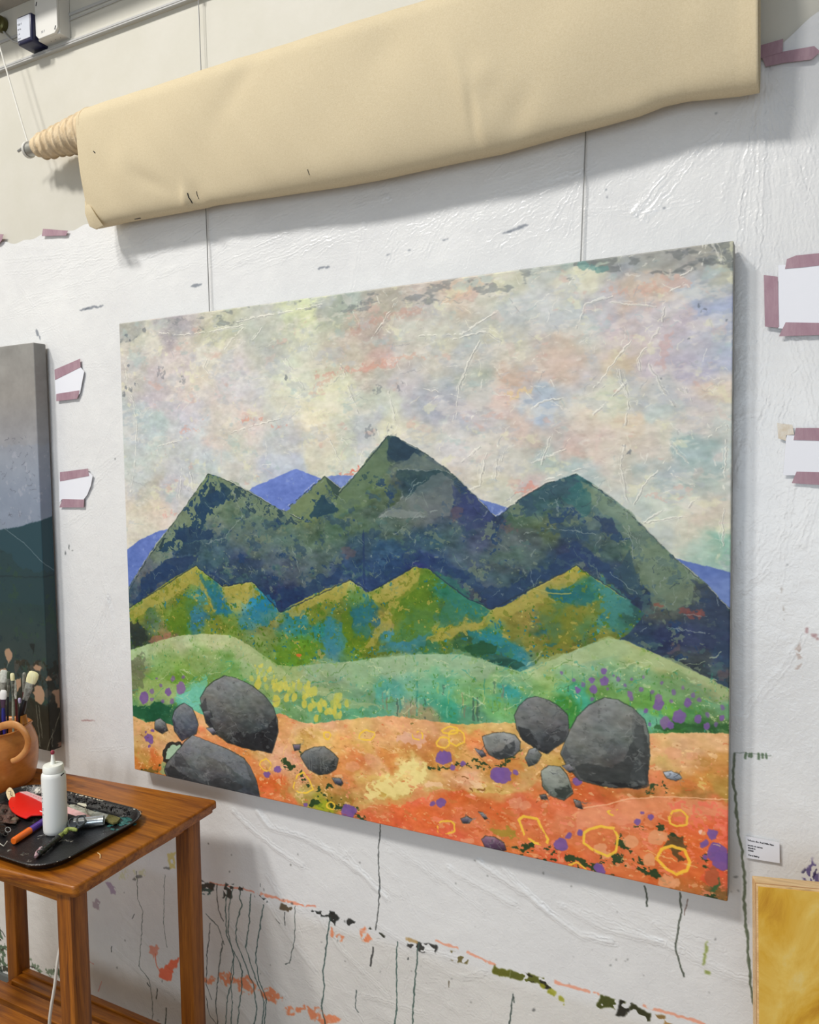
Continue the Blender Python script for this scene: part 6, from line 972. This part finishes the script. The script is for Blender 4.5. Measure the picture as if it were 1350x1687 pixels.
link_obj('lime_knot', tube(smooth_path([T(107,1372,.017), T(112,1366,.020), T(120,1366,.020), T(127,1368,.018)], 4), [.0045, .005, .0052, .005, .0047, .0045, .004, .004, .0042, .0045, .004, .0035, .0025], 9), LIME, pk, True)
# flat brush with olive bristles lying at the right end
fb = thing('flat_brush', 'flat grey handled brush with olive stained bristles pointing at the tray far corner', 'brush', T(150, 1340)); ns_ = lambda x: .005
link_obj('handle', prism([T(x, y, .0095) for x, y in [(113,1327),(116,1324.5),(124,1325),(140,1331),(158,1337),(170,1340.5),(166,1347),(150,1344.5),(136,1339.5),(124,1333.5),(117,1330.5)]], (0, 0, -1), .006, .0016, 2), mottled('painty_handle', [(96, 96, 84), (170, 170, 156), (196, 196, 184)], 90, .45), fb, True)
link_obj('ferrule', prism([T(x, y, .0100) for x, y in [(158,1336.5),(166,1338),(179,1341.5),(174,1349),(160,1347),(150,1344.5)]], (0, 0, -1), .007, .001), mottled('dull_ferrule', [(150, 152, 146), (196, 198, 190), (120, 120, 112)], 90, .35), fb)
link_obj('bristles', prism([T(x, y, .0092) for x, y in [(178,1341),(188,1343),(199,1347),(194,1353),(186,1355),(178,1352),(172,1349)]], (0, 0, -1), .006, .001), mottled('olive_bristle', [(70, 66, 34), (120, 114, 62), (92, 88, 48)], 220, .8, .9, 500), fb)
link_obj('paper_scrap', prism([T(x, y, .018) for x, y in [(127,1324),(130,1322.5),(142,1324),(143,1328),(139,1328.5)]], (0, 0, -1), .001), mat('scrap', (214, 210, 190), .5), fb)
o = link_obj('wire_clip', tube([T(140,1328,.017), T(142,1336,.014), T(147,1345,.011)], .0012, 6), mat('dull_metal', (150, 146, 130), .35, .6), None, True); tag(o, 'thin bent metal pin crossing the flat brush handle', 'pin')
# palette scraps, keys and bent wire at the left end
rg = mottled('paint_rag_paint', [(44, 40, 40), (110, 100, 92), (150, 112, 100), (70, 70, 66)], 60, .5, 1., 120)
bm = bmesh.new(); g = []; 
for j in range(9):
    for i in range(12):
        p = T(-10+i*3.1+j*.5, 1324+j*3.8+i*.3, .006+.004*math.sin(i*1.3+j)+.003*math.cos(j*2.1+i*.4)); g.append(bm.verts.new(p))
for j in range(8):
    for i in range(11): bm.faces.new((g[j*12+i], g[j*12+i+1], g[(j+1)*12+i+1], g[(j+1)*12+i]))
r_ = bmesh.ops.solidify(bm, geom=bm.faces, thickness=.0016); o = link_obj('paint_rag', bm, rg, None, 'all'); tag(o, 'crumpled grey brown paint rag at the left end of the tray', 'rag')
o = link_obj('stone_pebble', (lambda b: (bmesh.ops.create_icosphere(b, subdivisions=3, radius=.008), [setattr(v, 'co', Vector((v.co.x*1.2, v.co.y, v.co.z*.7))+T(25, 1350, .006)) for v in b.verts], b)[2])(bmesh.new()), mat('brown_lump', (110, 92, 70), .6, col2=(80, 66, 52), scale=90, bump=.6), None, True); tag(o, 'small brown rounded lump between the rag and the marker', 'lump')
ks = thing('bulldog_clip', 'blackened metal clip with wire loops at the left edge of the tray', 'clip', T(8, 1366)); BM_ = mat('black_metal', (36, 36, 36), .35, .5, bump=.6)
link_obj('clip_body', prism([T(x, y, .009) for x, y in [(-2,1356),(6,1354),(12,1362),(11,1372),(3,1374),(-3,1368)]], (0, 0, -1), .006, .001), BM_, ks)
for c_ in ((4, 1364, 6, 5), (13, 1367, 4.5, 4), (9, 1374, 4, 3)): link_obj('wire_loop', tube(ringpath(c_[0], c_[1], c_[2], c_[3], .4, .012), .0010, 6, closed=True), STEEL if c_[0] == 13 else BM_, ks, True)
o = link_obj('bent_wire', tube([T(-6,1386,.003), T(0,1390,.003), T(6,1394,.003), T(12,1386,.005)], .0012, 6), mat('white_wire', (200, 200, 190), .4), None, True); tag(o, 'small pale bent wire in the near left part of the tray', 'wire')
o = link_obj('needle_tool', tube([T(62,1378,.002), T(72,1375.5,.002)], .0007, 5), STEEL, None, True); tag(o, 'thin short silver needle between marker and caked brush', 'needle')
# ---------------------------------------------------------------- clay jug and its brushes
def proj(v):
    d = Vector(v)-CPV; z = d.dot(Vector(AX_F)); return 675+FPX*d.dot(Vector(AX_R))/z, 843.5-FPX*d.dot(Vector(AX_U))/z, z
JY = -.272; lo, hi = -.8, .2
for _ in range(40):
    m_ = (lo+hi)/2
    if proj((m_, JY, BZ+.09))[0] < -7: lo = m_
    else: hi = m_
JX = lo; jz = proj((JX, JY, BZ+.09))[2]; s = jz/FPX                  # metres per picture pixel at the jug
def jh(py):
    a, b = 0., .5
    for _ in range(40):
        m_ = (a+b)/2
        if proj((JX, JY, BZ+m_))[1] > py: a = m_
        else: b = m_
    return a
HR = jh(1197); RJ = 64*s
jg = thing('clay_jug', 'tan glazed clay jug with loop handle holding paintbrushes, left edge of table', 'jug', (JX, JY, BZ))
Rr = 54*s; prof = [(0, .0), (RJ*.84, 0), (RJ*.87, .004), (RJ*.92, HR*.12), (RJ*.97, HR*.30), (RJ, HR*.55), (RJ*.985, HR*.70), (RJ*.92, HR*.85), (RJ*.855, HR*.94), (Rr, HR*.975), (Rr*1.035, HR*.99), (Rr*1.02, HR), (Rr*.97, HR*1.0), (Rr*.92, HR*.97), (RJ*.8, HR*.85), (RJ*.9, HR*.6), (RJ*.85, HR*.2), (0, .008)]
bm = lathe(prof, (JX, JY, BZ), (0, 0, 1), 56, cap=False)
sp = Vector((AX_R[0], AX_R[1], 0)).normalized()                      # pouring lip towards picture right
for v in bm.verts:
    d = Vector((v.co.x-JX, v.co.y-JY, 0)); h_ = (v.co.z-BZ)/HR
    if h_ > .9 and d.length > .02:
        f_ = max(0, d.normalized().dot(sp)); w_ = f_**14*max(0, (h_-.9)/.1); v.co += d.normalized()*.006*w_+Vector((0, 0, .011))*w_
link_obj('jug_body', bm, TERRA, jg, 'all')
fw = -Vector((AX_F[0], AX_F[1], 0)).normalized()
def J(px_, py_, out): a_ = W(px_, py_, Y=0); d = (a_-CPV).normalized(); # point on the sight line at distance `out` in front of the jug axis
def J(px_, py_, out):
    a_ = W(px_, py_, Y=0); d = (a_-CPV).normalized(); t = (Vector((JX, JY, BZ))+fw*out-CPV).dot(fw)/d.dot(fw); return CPV+d*t
hp = [J(-8,1201,.079), J(8,1195,.092), J(24,1194,.103), J(38,1203,.108), J(46,1218,.106), J(45,1232,.100), J(38,1243,.092), J(28,1251,.086), J(20,1254,.080)]
link_obj('handle', tube(smooth_path(hp, 5), [.0105-.004*abs(i-10)/34 for i in range(41)], 14, flat=.55, up=fw), TERRAL, jg, True)
def brush(name, label, tip, top, base, w, br, fe, ha, fl=20, out=.0, flat_=.5):
    """bristle end at tip, bristles down to top, then ferrule and handle running into the jug towards base"""
    a_, b_, c_ = J(*tip, out), J(*top, out), J(*base, out); ax = (a_-c_).normalized(); l = (a_-b_).length
    t = thing(name, label, 'paintbrush', c_, 'paintbrushes in the clay jug'); side = ax.cross(fw).normalized(); ws = w*s
    pr = [b_+(a_-b_)*k for k in (-.05, .25, .6, .9, 1.0)]
    link_obj('bristles', tube(pr, [ws*.42, ws*.5, ws*.52, ws*.46, ws*.3], 12, flat=flat_, up=fw), br, t, True)
    f2 = b_-ax*fl*s; link_obj('ferrule', tube([b_, b_-ax*fl*s*.5, f2], [ws*.44, ws*.34, max(ws*.24, .0022)], 12, flat=flat_*1.1 if w > 8 else .9, up=fw), fe, t, True)
    hr_ = max(ws*.24, .0024); ha_ = ha; link_obj('handle', tube([f2, f2+(c_-f2)*.3, f2+(c_-f2)*.7, c_], [hr_*.95, hr_*1.3, hr_*1.15, hr_*.8], 10), ha_, t, True); return t
CB = mat('cream_bristle', (232, 222, 160), .8, col2=(240, 234, 196), scale=300, bump=.6, bscale=700, stretch=(1, 1, .1)); WB = mat('white_bristle', (224, 224, 214), .8, col2=(180, 184, 170), scale=120, bump=.6, bscale=600); GB = mat('green_bristle', (60, 72, 50), .8, bump=.6)
FE = mottled('worn_ferrule', [(96, 96, 88), (160, 160, 150), (120, 120, 110)], 80, .35, .3); FD = mottled('dark_ferrule', [(56, 60, 52), (110, 112, 100), (150, 150, 140)], 110, .4, .5)
DR = mat('dark_red_handle', (92, 16, 24), .3, spec=.6); BL = mat('blue_handle', (24, 26, 120), .3, spec=.6); BK = mat('black_handle', (22, 22, 26), .35); PU = mat('violet_handle', (70, 40, 80), .35); GH = mottled('green_grey_handle', [(96, 104, 84), (150, 154, 136), (110, 116, 98)], 60, .4); OCR = mat('ochre_handle', (170, 110, 36), .4)
for a_ in (('square topped cream brush leaning right, tallest on the right of the jug', (57,1107), (50,1125), (28,1200), 18, CB, FE, BK, 30, .01, .3),
           ('thin worn brush with dark red handle beside the square cream brush', (40,1108), (39,1118), (39,1215), 5, FE, FE, DR, 22, .0, .9),
           ('pale filbert brush with dark red handle, in the middle of the jug', (23,1120), (25,1135), (30,1215), 6, WB, WB, DR, 16, .03, .6),
           ('cream tipped brush with green grey handle near the jug centre', (20,1109), (21,1121), (22,1215), 7, CB, FD, GH, 26, .045, .6),
           ('short dark green brush peeping between two pale brushes', (15,1106), (14,1118), (12,1215), 6, GB, FD, BK, 30, .01, .6),
           ('wide pale grey brush with splayed bristles, upper left of the jug', (7,1104), (5,1124), (4,1215), 13, WB, FE, BK, 20, .0, .35),
           ('square white brush with blue handle, lowest in the front of the jug', (6,1137), (5,1152), (8,1215), 11, mat('clean_white_bristle', (236, 234, 230), .7, bump=.4, bscale=500), mat('purple_ferrule', (70, 48, 70), .4), BL, 14, .055, .4),
           ('small brush with violet handle at the jug left side', (-6,1128), (-4,1142), (0,1215), 8, WB, FD, PU, 18, .04, .6),
           ('small blue handled brush behind the dark red handles', (32,1150), (33,1158), (34,1215), 5, mat('lilac_bristle', (190, 180, 210), .7), FE, BL, 8, .0, .8)):
    brush('paintbrush', *a_[:4], a_[4], a_[5], a_[6], a_[7], a_[8], a_[9], a_[10])
o = link_obj('cork_stub', tube([J(38,1178,.01), J(40,1192,.01)], [.0085, .0095], 12), OCR, None, True); tag(o, 'ochre wooden stub just inside the jug rim at its lip', 'stub')
